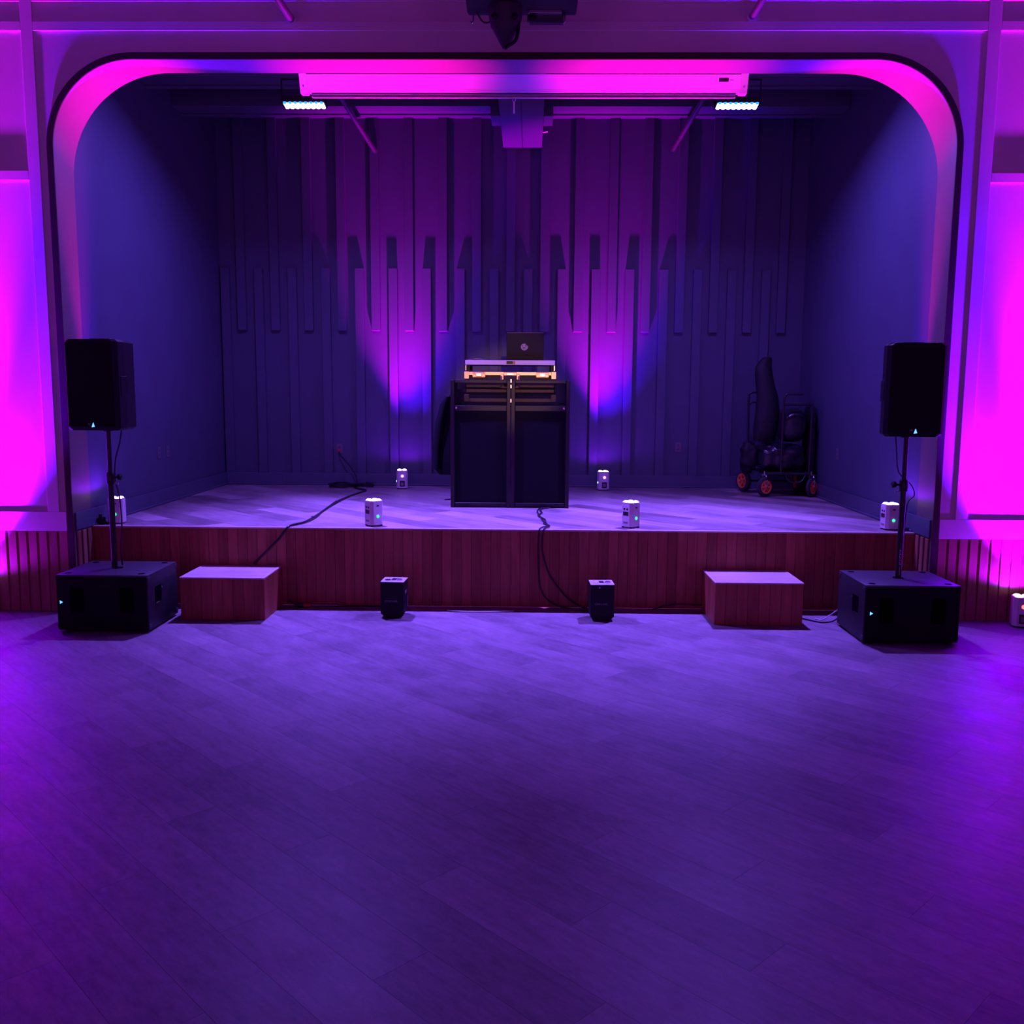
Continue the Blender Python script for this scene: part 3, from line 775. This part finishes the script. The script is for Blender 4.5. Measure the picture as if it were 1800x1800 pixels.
spark(0.747, 7.53, R(2), 'black spark machine on the floor nearer the right step', False)

# ================================================================== DJ booth
BX0, BX1, BY = -0.636, 0.552, 9.36
t = thing('dj_booth', 'black framed DJ booth with fabric front panels in the middle of the stage', 'dj booth', ((BX0+BX1)/2, BY, SZ))
cx = (BX0+BX1)/2
def bb(name, x0, x1, y0, y1, z0, z1, mat='frame_black', bev=0.004): return MB().b2(x0-cx, x1-cx, y0-BY, y1-BY, z0-SZ, z1-SZ, bev=bev).build(name, mat, t)
ZB0, ZSH, ZTP = SZ+0.006, 1.675, 1.950
pw = 0.042
for xx in (BX0, -0.077, -0.034, BX1-pw):
    bb('post', xx, xx+pw-0.002, BY, BY+0.04, SZ, ZTP)
for x0, x1 in ((BX0+pw, -0.078), (0.007, BX1-pw)):
    for z0, z1 in ((ZB0+0.01, ZB0+0.045), (1.645, 1.70), (ZTP-0.03, ZTP)):
        bb('cross_bar', x0, x1, BY+0.002, BY+0.038, z0, z1)
    bb('fabric_panel', x0-0.004, x1+0.004, BY+0.018, BY+0.024, ZB0+0.04, 1.65, 'panel_fabric', 0)
    bb('scrim_panel', x0-0.004, x1+0.004, BY+0.020, BY+0.0215, 1.70, ZTP-0.03, 'scrim', 0)
for xx in (-0.035,): 
    for zz in (1.73, 1.87, 1.925): bb('hinge', xx-0.007, xx+0.006, BY-0.006, BY+0.002, zz, zz+0.035, 'steel', 0.001)
for xs in (BX0, BX1-0.03):
    bb('side_post', xs, xs+0.03, BY+0.50, BY+0.54, SZ, ZTP)
    for z0, z1 in ((ZB0+0.01, ZB0+0.045), (1.655, 1.695), (ZTP-0.03, ZTP)):
        bb('side_bar', xs+0.004, xs+0.026, BY+0.045, BY+0.50, z0, z1)
    bb('side_fabric', xs+0.012, xs+0.018, BY+0.04, BY+0.50, ZB0+0.04, 1.655, 'panel_fabric', 0)
for xs in (BX0+0.05, BX1-0.07): bb('corner_bolt', xs, xs+0.016, BY-0.004, BY+0.002, 1.665, 1.683, 'steel', 0.001)
bb('table_shelf', BX0+0.045, BX1-0.045, BY+0.045, BY+0.55, 1.700, 1.728, 'frame_black')
for xs in (-0.5, 0.38):
    for ys in (BY+0.1, BY+0.46): bb('table_leg', xs, xs+0.035, ys, ys+0.035, SZ, 1.70)

# flight case with the laptop tray
CX0, CX1, CY0, CY1 = -0.508, 0.412, 9.52, 9.98
ccx, ccy, cz = (CX0+CX1)/2, 9.75, 1.728
t = thing('flight_case', 'black flight case with shiny metal edging on the DJ booth', 'flight case', (ccx, ccy, cz))
def cb(name, x0, x1, y0, y1, z0, z1, mat, bev=0.002, par=None): return MB().b2(x0-ccx, x1-ccx, y0-ccy, y1-ccy, z0-cz, z1-cz, bev=bev).build(name, mat, par or t)
cb('case_base', CX0+0.006, CX1-0.006, CY0+0.006, CY1-0.006, 1.732, 1.925, 'case_black')
cb('equipment_deck', CX0+0.02, CX1-0.02, CY0+0.02, CY1-0.02, 1.925, 1.985, 'case_black')
for z0, z1, mt_ in ((1.733, 1.768, 'case_edge_warmed'), (1.828, 1.858, 'case_edge_warmed'), (1.880, 1.926, 'case_edge_warmed')):
    cb('edge_extrusion', CX0+0.02, CX1-0.02, CY0, CY0+0.006, z0, z1, mt_)
    for xs in (CX0, CX1-0.006): cb('edge_extrusion', xs, xs+0.006, CY0+0.02, CY1-0.02, z0, z1, mt_)
cb('front_lip', CX0+0.004, CX1-0.004, CY0, CY0+0.014, 1.945, 2.030, 'case_black')
cb('lip_extrusion', CX0+0.02, CX1-0.02, CY0-0.004, CY0+0.018, 2.000, 2.032, 'case_edge_warmed')
for xs in (CX0-0.004, CX1-0.048):
    cb('corner_plate', xs, xs+0.052, CY0-0.007, CY0+0.05, 1.962, 2.036, 'case_edge_warmed', 0.004)
    cb('corner_plate', xs, xs+0.052, CY0-0.007, CY0+0.05, 1.734, 1.806, 'case_edge_warmed', 0.004)
for xm, w_ in ((-0.362, 0.13), (0.276, 0.13)):
    l = cb('butterfly_latch', xm-w_/2, xm+w_/2, CY0-0.010, CY0-0.003, 1.978, 2.030, 'case_edge_warmed', 0.006)
    cb('latch_plate', xm-0.03, xm+0.03, CY0-0.018, CY0-0.010, 1.985, 2.022, 'case_alu', 0.004)
    for q in (-0.045, 0.045): MB().lathe([(0.009, 0), (0.009, 0.004), (0.004, 0.006)], (xm+q-ccx, CY0-0.010-ccy, 2.016-cz), (0, -1, 0), 10).build('rivet', 'case_alu', t)
for xs in (-0.142, 0.018): cb('handle_bracket', xs, xs+0.028, CY0-0.009, CY0-0.003, 1.955, 2.012, 'case_edge_warmed', 0.004)
cb('centre_latch', -0.115, 0.022, CY0-0.010, CY0-0.003, 1.996, 2.030, 'case_edge_warmed', 0.006)
cb('latch_plate', -0.085, -0.01, CY0-0.017, CY0-0.010, 2.000, 2.024, 'case_alu', 0.004)
MB().tube([(-0.135-ccx, CY0-0.014-ccy, 1.99-cz), (-0.135-ccx, CY0-0.02-ccy, 1.90-cz), (-0.125-ccx, CY0-0.02-ccy, 1.878-cz), (0.03-ccx, CY0-0.02-ccy, 1.878-cz), (0.04-ccx, CY0-0.02-ccy, 1.90-cz), (0.04-ccx, CY0-0.014-ccy, 1.99-cz)], 0.010, 8, 3).build('carry_handle', 'case_edge_warmed', t, True)
cb('handle_grip', -0.110, 0.015, CY0-0.028, CY0-0.004, 1.890, 1.990, 'case_black', 0.006)
# raised laptop tray
for xs in (CX0+0.02, CX1-0.055):
    cb('tray_leg', xs, xs+0.035, CY0+0.01, CY0+0.05, 2.03, 2.102, 'case_black')
    cb('tray_leg', xs, xs+0.035, CY1-0.05, CY1-0.01, 1.925, 2.102, 'case_black')
    cb('tray_hook', xs-0.012 if xs < 0 else xs+0.033, xs+0.0 if xs < 0 else xs+0.045, CY0+0.0, CY0+0.01, 2.045, 2.10, 'steel', 0.002)
tr = cb('laptop_tray', CX0+0.008, CX1-0.012, CY0-0.002, CY1-0.02, 2.102, 2.120, 'case_black')
cb('tray_front', CX0+0.008, CX1-0.012, CY0-0.010, CY0-0.002, 2.102, 2.148, 'tray_alu', 0.003)
cb('brand_badge', -0.085, -0.02, CY0-0.012, CY0-0.010, 2.112, 2.140, 'laptop_grey', 0.001)
cb('brand_badge', -0.015, 0.0, CY0-0.012, CY0-0.010, 2.108, 2.142, 'red_plastic', 0.001)

# laptop
t = thing('laptop', 'open dark laptop with a round sticker on its lid', 'laptop', (0.10, 9.62, 2.120))
MB().b2(-0.178, 0.178, 0.0, 0.248, 0.002, 0.018, bev=0.006, seg=2).build('keyboard_base', 'laptop_grey', t, True)
rot = Matrix.Rotation(R(12), 4, 'X')
ld = MB(); 
ld.box(rot @ Vector((0, 0.0, 0.143)) + Vector((0, 0.002, 0.02)), (0.375, 0.007, 0.295), rot=Matrix.Rotation(R(12), 4, 'X'), bev=0.003)
lid = ld.build('lid', 'laptop_grey', t)
e_ = MB().box(rot @ Vector((0, 0.0, 0.2905)) + Vector((0, 0.002, 0.02)), (0.368, 0.0075, 0.002), rot=Matrix.Rotation(R(12), 4, 'X')).build('lid_edge', 'case_alu', lid)
mt = Matrix.Translation(Vector((0, 0.002, 0.02))) @ rot @ Matrix.Translation(Vector((-0.008, -0.0044, 0.148)))
MB().prism([(0.036*math.cos(a*math.pi/12)*(0.80 if 2 <= a <= 4 else 1), 0.034*math.sin(a*math.pi/12)) for a in range(24)], -0.0006, 0.0004, 'y', mt).build('sticker', 'sticker_lilac', lid)
st = MB()
st.prism([(-0.020, -0.012), (0.012, -0.012), (0.002, -0.004), (-0.012, -0.004)], -0.0012, -0.0006, 'y', mt)
st.prism([(0.012, 0.006), (0.020, 0.006), (0.016, 0.030), (0.010, 0.026)], -0.0012, -0.0006, 'y', mt)
st.prism([(-0.022, 0.008), (-0.012, 0.010), (-0.014, 0.020), (-0.022, 0.016)], -0.0012, -0.0006, 'y', mt)
st.build('sticker_print', 'laptop_grey', lid)
MB().cyl((0.186, -0.012, 0.0), (0.186, -0.012, 0.022), 0.006, n=10).build('usb_plug', 'steel', t)

# headphones lying on the tray
t = thing('headphones', 'pair of headphones lying on the left of the laptop tray', 'headphones', (-0.40, 9.60, 2.120))
MB().tube([(-0.085, 0.0, 0.012), (-0.07, 0.05, 0.036), (0.0, 0.085, 0.046), (0.07, 0.05, 0.036), (0.085, 0.0, 0.012)], 0.006, 8).build('headband', 'case_alu', t, True)
for q in (-0.08, 0.08): MB().lathe([(0.03, 0), (0.036, 0.008), (0.036, 0.020), (0.024, 0.028)], (q, -0.01, 0.001), (0, 0, 1), 18).build('ear_cup', 'cab_black', t, True)
MB().tube([(-0.06, -0.03, 0.006), (-0.01, -0.045, 0.01), (0.05, -0.02, 0.014), (0.12, -0.03, 0.006), (0.17, 0.0, 0.006)], 0.003, 6).build('lead', 'cable_black', t, True)

# coat hanging on the booth's left rear corner
t = thing('coat', 'black coat hanging at the left rear of the DJ booth', 'coat', (-0.66, 9.985, 1.0))
def coat_ring(z, x0, x1, d, ph):
    pts = []
    n = 30
    for k in range(n):
        a = 2*math.pi*k/n
        rx, ry = (x1-x0)/2, d/2
        f = 1+0.07*math.sin(5*a+ph)+0.04*math.sin(9*a+ph*1.7)
        pts.append(Vector(((x0+x1)/2+rx*math.cos(a)*(0.97+0.03*f), ry*math.sin(a)*f, z)))
    return pts
lv = [(-0.045, -0.150, 0.16, 0.10, 0.2), (0.02, -0.205, 0.17, 0.12, 0.3), (0.20, -0.19, 0.17, 0.13, 0.7), (0.42, -0.165, 0.17, 0.12, 1.1), (0.62, -0.125, 0.16, 0.12, 1.3), (0.74, -0.085, 0.15, 0.12, 1.5), (0.80, -0.03, 0.12, 0.10, 1.7), (0.86, 0.01, 0.09, 0.06, 1.8)]
MB().loft([coat_ring(*q) for q in lv]).build('coat_body', 'coat_cloth', t, True, 60)
def sleeve(z, x, w, d): return [Vector((x+w*math.cos(2*math.pi*k/14), -0.05+d*math.sin(2*math.pi*k/14), z)) for k in range(14)]
MB().loft([sleeve(0.02, -0.175, 0.04, 0.045), sleeve(0.25, -0.165, 0.045, 0.05), sleeve(0.5, -0.135, 0.05, 0.055), sleeve(0.70, -0.09, 0.045, 0.055), sleeve(0.78, -0.05, 0.03, 0.04)]).build('sleeve', 'coat_cloth', t, True, 60)
MB().tube([(0.04, 0, 0.85), (0.04, 0, 0.95), (0.05, -0.02, 0.975), (0.06, -0.045, 0.965)], 0.005, 6).build('hanger_hook', 'steel', t, True)

# ================================================================== equipment cart in the right rear corner
cart = thing('equipment_cart', 'black folding equipment cart with orange-hubbed wheels in the stage corner', 'cart', (3.05, 10.85, SZ), 0)
def wheel(par, c, r, wdt, ax, spokes=6):
    w = MB().lathe([(r*0.66, -wdt/2), (r*0.90, -wdt/2), (r, -wdt*0.28), (r, wdt*0.28), (r*0.90, wdt/2), (r*0.66, wdt/2), (r*0.66, -wdt/2)], c, ax, 28)
    w = w.build('wheel_tyre', 'tyre', par, True)
    q = Vector(ax).to_track_quat('Z', 'Y').to_matrix().to_4x4(); mt = Matrix.Translation(Vector(c)) @ q
    h = MB(); h.lathe([(r*0.55, -wdt*.51), (r*0.675, -wdt*.51), (r*0.675, wdt*.51), (r*0.55, wdt*.51), (r*0.55, -wdt*.51)], c, ax, 28)
    for k in range(spokes):
        a = 2*math.pi*k/spokes
        h.box(mt @ Vector((r*0.38*math.cos(a), r*0.38*math.sin(a), 0)), (r*0.44, r*0.17, wdt*.96), rot=(q @ Matrix.Rotation(a, 4, 'Z')))
    h.lathe([(r*0.22, -wdt*.5), (r*0.22, wdt*.5)], c, ax, 14)
    h.build('wheel_hub', 'orange_hub', w, True)
    MB().lathe([(r*0.10, -wdt*.58), (r*0.10, wdt*.58)], c, ax, 10).build('axle', 'steel', w)
    return w
CWX = (2.815-3.05, 3.340-3.05)
for xx, sg, axx in ((CWX[0], -1, (0.45, -0.89, 0)), (CWX[1], 1, (0.70, -0.71, 0))):
    yy = -0.27
    wheel(cart, (xx, yy, 0.112), 0.112, 0.042, axx)
    a = Vector(axx).normalized()
    fk = MB()
    for s in (-1, 1):
        fk.tube([Vector((xx, yy, 0.112))+a*0.032*s, Vector((xx, yy+0.02, 0.19))+a*0.032*s, Vector((xx, yy+0.05, 0.243))+a*0.026*s], 0.008, 8, 2)
    fk.box((xx, yy+0.05, 0.246), (0.075, 0.075, 0.010), bev=0.002)
    fk.cyl((xx, yy+0.05, 0.25), (xx, yy+0.05, 0.285), 0.010, n=10)
    fk.build('caster_fork', 'steel', cart, True)
for xx in (2.70-3.05, 3.335-3.05):
    wheel(cart, (xx, 0.30, 0.128), 0.128, 0.055, (0.93, 0.37, 0) if xx < 0 else (1, 0, 0), 5)
MB().cyl((2.73-3.05, 0.30, 0.128), (3.31-3.05, 0.30, 0.128), 0.012, n=10).build('rear_axle', 'tube_steel', cart)
dk_ = MB()
for xx in (-0.20, 0.24): dk_.cyl((xx, -0.30, 0.262), (xx, 0.32, 0.262), 0.018, n=12)
for yy in (-0.30, 0.02, 0.32): dk_.cyl((-0.24, yy, 0.262), (0.255, yy, 0.262), 0.016, n=12)
dk_.b2(-0.19, 0.23, -0.28, 0.30, 0.264, 0.276)
dk_.build('deck_frame', 'tube_steel', cart, True)
MB().tube([(-0.075, -0.30, 0.262), (-0.075, -0.30, 0.9), (-0.070, -0.30, 1.10), (-0.045, -0.30, 1.148), (0.0, -0.30, 1.153), (0.14, -0.30, 1.153)], 0.0135, 10, 5).build('handle_frame', 'tube_steel', cart, True)
MB().tube([(-0.07, -0.285, 1.035), (0.10, -0.285, 1.037), (0.225, -0.285, 1.037), (0.247, -0.285, 1.01), (0.247, -0.285, 0.9), (0.243, -0.285, 0.262)], 0.0135, 10, 5).build('handle_frame', 'tube_steel', cart, True)
MB().tube([(-0.315, 0.27, 0.262), (-0.33, 0.27, 0.9), (-0.33, 0.27, 1.12), (-0.305, 0.27, 1.165), (-0.26, 0.27, 1.17), (-0.15, 0.27, 1.17)], 0.0135, 10, 5).build('handle_frame', 'tube_steel', cart, True)
MB().tube([(-0.33, 0.285, 1.02), (-0.30, 0.285, 1.05), (-0.26, 0.285, 1.055), (-0.15, 0.285, 1.055)], 0.012, 10, 4).build('handle_frame', 'tube_steel', cart, True)
MB().tube([(-0.02, -0.31, 0.255), (0.0, -0.325, 0.20), (0.08, -0.33, 0.165), (0.16, -0.325, 0.19), (0.20, -0.31, 0.255)], 0.009, 8).build('hanging_strap', 'cable_black', cart, True)
MB().tube([(-0.16, -0.30, 0.275), (-0.08, -0.31, 0.275), (0.03, -0.31, 0.277)], 0.006, 6).build('bungee', 'tube_steel', cart, True)

CX, CYc = 3.05, 10.85
tag(blob((3.03, 10.87, SZ+0.432), (0.262, 0.25, 0.142), 4.0, 0.026, 8.0, 64, 40, 3, None, 0.007).build('equipment_bag', 'bag_black', None, True, 80), 'wrinkled shiny black gear bag lying on the bottom of the cart', 'bag')
tag(blob((3.15, 10.87, SZ+0.80), (0.145, 0.22, 0.185), 3.2, 0.018, 6, 48, 32, 5, None, 0.003).build('equipment_bag', 'bag_black', None, True, 80), 'round black padded gear bag on top of the cart stack', 'bag')
# tall pointed bag leaning in the cart
rg = []
for z, xc, yc, rx, ry in ((0.612, 2.84, 10.80, 0.06, 0.05), (0.62, 2.84, 10.80, 0.12, 0.08), (0.75, 2.845, 10.80, 0.135, 0.10), (0.95, 2.865, 10.82, 0.130, 0.10), (1.12, 2.87, 10.85, 0.125, 0.085), (1.25, 2.845, 10.87, 0.108, 0.08), (1.38, 2.825, 10.89, 0.096, 0.07), (1.46, 2.82, 10.90, 0.089, 0.06), (1.52, 2.84, 10.91, 0.072, 0.045), (1.565, 2.862, 10.91, 0.050, 0.03), (1.57, 2.864, 10.91, 0.02, 0.02)):
    rg.append([Vector((xc+rx*math.cos(2*math.pi*k/20)*(1+0.05*math.sin(3*k+z*9)), yc+ry*math.sin(2*math.pi*k/20), SZ+z)) for k in range(20)])
rg = [[p + Vector((0.012*noise.noise(p*14), 0.012*noise.noise(p*14+Vector((5, 5, 5))), 0)) for p in r_] for r_ in rg]
tag(MB().loft(rg).build('stand_bag', 'bag_matte', None, True, 70), 'tall black stand bag sticking up out of the cart', 'bag')
tag(blob((3.362, 10.86, SZ+0.512), (0.043, 0.15, 0.508), 5, 0.006, 4, 28, 24, 9).build('upright_bag', 'bag_matte', None, True, 80), 'slim upright black bag between the cart and the right wall', 'bag')
tag(blob((2.675, 10.86, SZ+0.425), (0.085, 0.10, 0.185), 3.0, 0.030, 10, 40, 30, 12, None, 0.006).build('cloth_bundle', 'bag_matte', None, True, 80), 'black cloth bundle hanging off the left side of the cart', 'cloth')

# ================================================================== outlets
def outlet(loc, rz, label, plug=False):
    t = thing('wall_outlet', label, 'outlet', loc, rz, 'wall plates around the stage')
    MB().b2(-0.036, 0.036, -0.007, -0.0005, -0.058, 0.058, bev=0.002).build('cover_plate', 'plate_ivory', t)
    for q in (-0.022, 0.022): MB().b2(-0.016, 0.016, -0.010, -0.006, q-0.015, q+0.015, bev=0.003).build('receptacle', 'stage_grey_trim', t)
    return t
outlet((1.978, YB, 1.175), 0, 'wall plate on the stage back wall right of the booth')
outlet((-2.192, YB, 1.125), 0, 'wall plate on the stage back wall feeding the black power cable')
outlet((XL-0.01, 9.45, 1.20), R(90), 'front one of the two plates on the left stage wall')
outlet((XL-0.01, 9.68, 1.20), R(90), 'rear one of the two plates on the left stage wall')
outlet((XR+0.01, 10.03, 1.20), R(-90), 'single wall plate on the right stage wall in front of the cart')

# ================================================================== cables
CR = 0.008
def cable(name, pts, r, label, mat='cable_black', sm=6):
    return tag(MB().tube(pts, r, 8, sm).build(name, mat, None, True), label, 'cable')
z0 = SZ + 0.0085
t = thing('power_cable', 'black power cable from the wall plate across the stage and down behind the left step', 'cable', (0, 0, 0))
MB().tube([(-2.192, YB-0.03, 1.10), (-2.18, YB-0.06, 1.06), (-2.10, YB-0.10, 0.98), (-1.99, YB-0.14, 0.85), (-1.95, YB-0.16, 0.74), (-1.96, YB-0.20, z0), (-2.02, 11.25, z0)], CR, 8, 6).build('cord', 'cable_black', t, True)
MB().b2(-2.206, -2.178, YB-0.045, YB-0.011, 1.085, 1.12, bev=0.004).build('plug', 'red_plastic', t)
coil = []
for k in range(70):
    a = k*0.42; rr = 0.13+0.03*math.sin(k*1.3)
    coil.append((-2.10+rr*1.15*math.cos(a), 11.22+rr*0.62*math.sin(a), z0+0.00065*k+0.004*math.sin(k*0.9)))
MB().tube(coil, CR, 7, 2).build('coil', 'cable_black', t, True)
coil = []
for k in range(44):
    a = k*0.47; rr = 0.095+0.02*math.sin(k*1.9)
    coil.append((-1.85+rr*1.1*math.cos(a), 11.26+rr*0.6*math.sin(a), z0+0.0010*k))
MB().tube(coil, CR, 7, 2).build('coil', 'cable_black', t, True)
run = [(-1.93, 11.12, z0), (-1.85, 10.98, z0), (-1.76, 10.80, z0), (-1.79, 10.50, z0), (-1.83, 10.1, z0), (-1.86, 9.72, z0), (-1.85, 9.35, z0), (-1.83, 8.9, z0), (-1.82, 8.45, z0), (-1.83, 8.15, z0), (-1.88, 7.97, z0+0.002), (-1.91, 7.884, SZ-0.002), (-1.98, 7.880, 0.58), (-2.06, 7.875, 0.50), (-2.14, 7.872, 0.42), (-2.20, 7.868, 0.362)]
MB().tube(run, 0.0095, 8, 6).build('cord', 'cable_black', t, True)
run2 = [(p[0]+0.012+0.012*math.sin(i*1.9), p[1]+0.01, p[2]+0.004) for i, p in enumerate(run[1:11])]
MB().tube(run2, 0.0075, 8, 6).build('cord', 'cable_black', t, True)
for i in (5, 8): MB().b2(run[i][0]-0.012, run[i][0]+0.02, run[i][1]-0.018, run[i][1]+0.018, z0-0.008, z0+0.014, bev=0.003).build('cable_tie', 'cable_black', t)
pts = [(0.36, 9.40, z0), (0.29, 9.35, z0), (0.245, 9.2, z0), (0.235, 8.98, z0), (0.255, 8.7, z0), (0.275, 8.42, z0), (0.31, 8.18, z0), (0.305, 8.03, z0), (0.26, 7.93, z0+0.003), (0.238, 7.885, 0.665), (0.232, 7.882, 0.53), (0.236, 7.882, 0.36), (0.25, 7.882, 0.19), (0.30, 7.875, 0.09), (0.40, 7.86, 0.025), (0.52, 7.82, 0.010), (0.66, 7.75, 0.010)]
cable('signal_cable', pts, 0.0065, 'black cable from the booth hanging down the stage front in a wide loop')
pts = [(0.38, 9.38, z0+0.001), (0.30, 9.30, z0), (0.262, 9.15, z0), (0.275, 8.95, z0), (0.24, 8.72, z0), (0.30, 8.45, z0), (0.285, 8.2, z0), (0.33, 8.06, z0), (0.30, 7.935, z0+0.003), (0.275, 7.886, 0.665), (0.265, 7.882, 0.52), (0.29, 7.882, 0.40), (0.335, 7.882, 0.28), (0.42, 7.880, 0.16), (0.50, 7.872, 0.08), (0.60, 7.85, 0.022), (0.68, 7.80, 0.010)]
cable('signal_cable', pts, 0.0075, 'thicker black cable from the booth slanting down to the right spark machine')
cable('floor_cable', [(-0.53, 7.72, 0.007), (-0.42, 7.69, 0.007), (-0.30, 7.685, 0.007), (-0.18, 7.69, 0.007), (-0.05, 7.705, 0.007), (0.03, 7.72, 0.007)], 0.005, 'thin pale cable on the floor in the middle of the stage front', 'cable_white')
cable('floor_cable', [(1.20, 7.80, 0.012), (1.30, 7.78, 0.05), (1.42, 7.77, 0.07), (1.55, 7.78, 0.065), (1.62, 7.79, 0.06)], 0.007, 'black cable bundle on the floor behind the right step')
cable('floor_cable', [(2.36, 7.62, 0.007), (2.44, 7.52, 0.007), (2.52, 7.44, 0.007), (2.60, 7.425, 0.02), (2.66, 7.43, 0.06)], 0.006, 'black cable on the floor between the right step and subwoofer')
cable('floor_cable', [(2.50, 7.56, 0.006), (2.55, 7.52, 0.01), (2.60, 7.50, 0.05), (2.635, 7.47, 0.09), (2.65, 7.44, 0.12)], 0.005, 'pale cable loop at the rear of the right subwoofer', 'cable_white')
cable('floor_cable', [(-2.70, 7.56, 0.11), (-2.68, 7.60, 0.10), (-2.665, 7.62, 0.06), (-2.69, 7.58, 0.03), (-2.67, 7.50, 0.008)], 0.005, 'pale cable loop between the left subwoofer and left step', 'cable_white')
cable('floor_cable', [(-2.71, 7.54, 0.13), (-2.66, 7.66, 0.14), (-2.655, 7.70, 0.08), (-2.68, 7.66, 0.02), (-2.70, 7.56, 0.008)], 0.006, 'black cable between the left subwoofer and left step')
cable('speaker_cable', [(-3.035, 7.30, 1.545), (-3.05, 7.28, 1.42), (-3.07, 7.24, 1.30), (-3.075, 7.225, 1.15), (-3.045, 7.225, 0.98), (-3.04, 7.225, 0.75), (-3.06, 7.23, 0.60), (-3.06, 7.25, 0.458)], 0.006, 'black cable hanging beside the left speaker pole')
cable('speaker_cable', [(2.93, 7.20, 1.545), (2.935, 7.17, 1.40), (2.945, 7.13, 1.25), (3.03, 7.10, 1.16), (3.055, 7.09, 1.08), (3.01, 7.10, 1.0), (3.005, 7.12, 0.70), (3.01, 7.15, 0.458)], 0.0045, 'black cable hanging beside the right speaker pole')
t = thing('cable_connector', 'black and red cable connector on the floor right of the left step', 'connector', (-1.78, 7.80, 0.0))
MB().cyl((-0.05, 0, 0.022), (0.02, -0.005, 0.022), 0.020, n=14).build('socket_body', 'cable_black', t, True)
MB().cyl((0.02, -0.005, 0.022), (0.085, -0.012, 0.020), 0.017, 0.013, n=14).build('plug_body', 'red_plastic', t, True)
MB().tube([(-0.05, 0, 0.022), (-0.10, 0.02, 0.05), (-0.13, 0.04, 0.04)], 0.007, 8).build('lead', 'cable_black', t, True)
MB().tube([(0.085, -0.012, 0.020), (0.2, 0.02, 0.010), (0.45, 0.05, 0.008), (0.8, 0.04, 0.008)], 0.006, 8).build('lead', 'cable_black', t, True)
tag(MB().box((0, 0, 0.03), (0.05, 0.06, 0.06), bev=0.008).cyl((0.025, -0.02, 0.02), (0.07, -0.03, 0.012), 0.012, n=10).cyl((-0.01, 0, 0.06), (-0.01, 0, 0.085), 0.012, n=10).build('power_adapter', 'fixture_black'), 'small black adapter on the stage by the left uplight', 'adapter').location = (-3.545, 7.98, SZ)

# ================================================================== warm spot added out of view to put glints on the case
t = thing('added_warm_spot', 'added warm spotlight, unseen behind the camera, for glints on the flight case', 'lamp', (0.55, -1.8, 3.35))
MB().lathe([(0.05, 0.0), (0.055, 0.05), (0.05, 0.16), (0.02, 0.19)], (0, 0, 0), (0, -0.9, 0.15), 18).build('lamp_head', 'fixture_black', t, True)
MB().cyl((0, -0.1, 0.06), (0, -0.1, WTOP-3.35), 0.012, n=10).build('drop_rod', 'fixture_black', t)
l = bpy.data.lights.new('added_warm_beam', 'SPOT'); l.energy = 1300; l.color = (1.0, 0.50, 0.27); l.spot_size = R(6.5); l.spot_blend = 0.7; l.shadow_soft_size = 0.04
o = bpy.data.objects.new('added_warm_beam', l); col.objects.link(o); o.parent = t
o.location = (0, 0.06, 0)
o.rotation_euler = (Vector((-0.05, 9.52, 1.98)) - Vector((0.55, -1.74, 3.35))).to_track_quat('-Z', 'Y').to_euler()
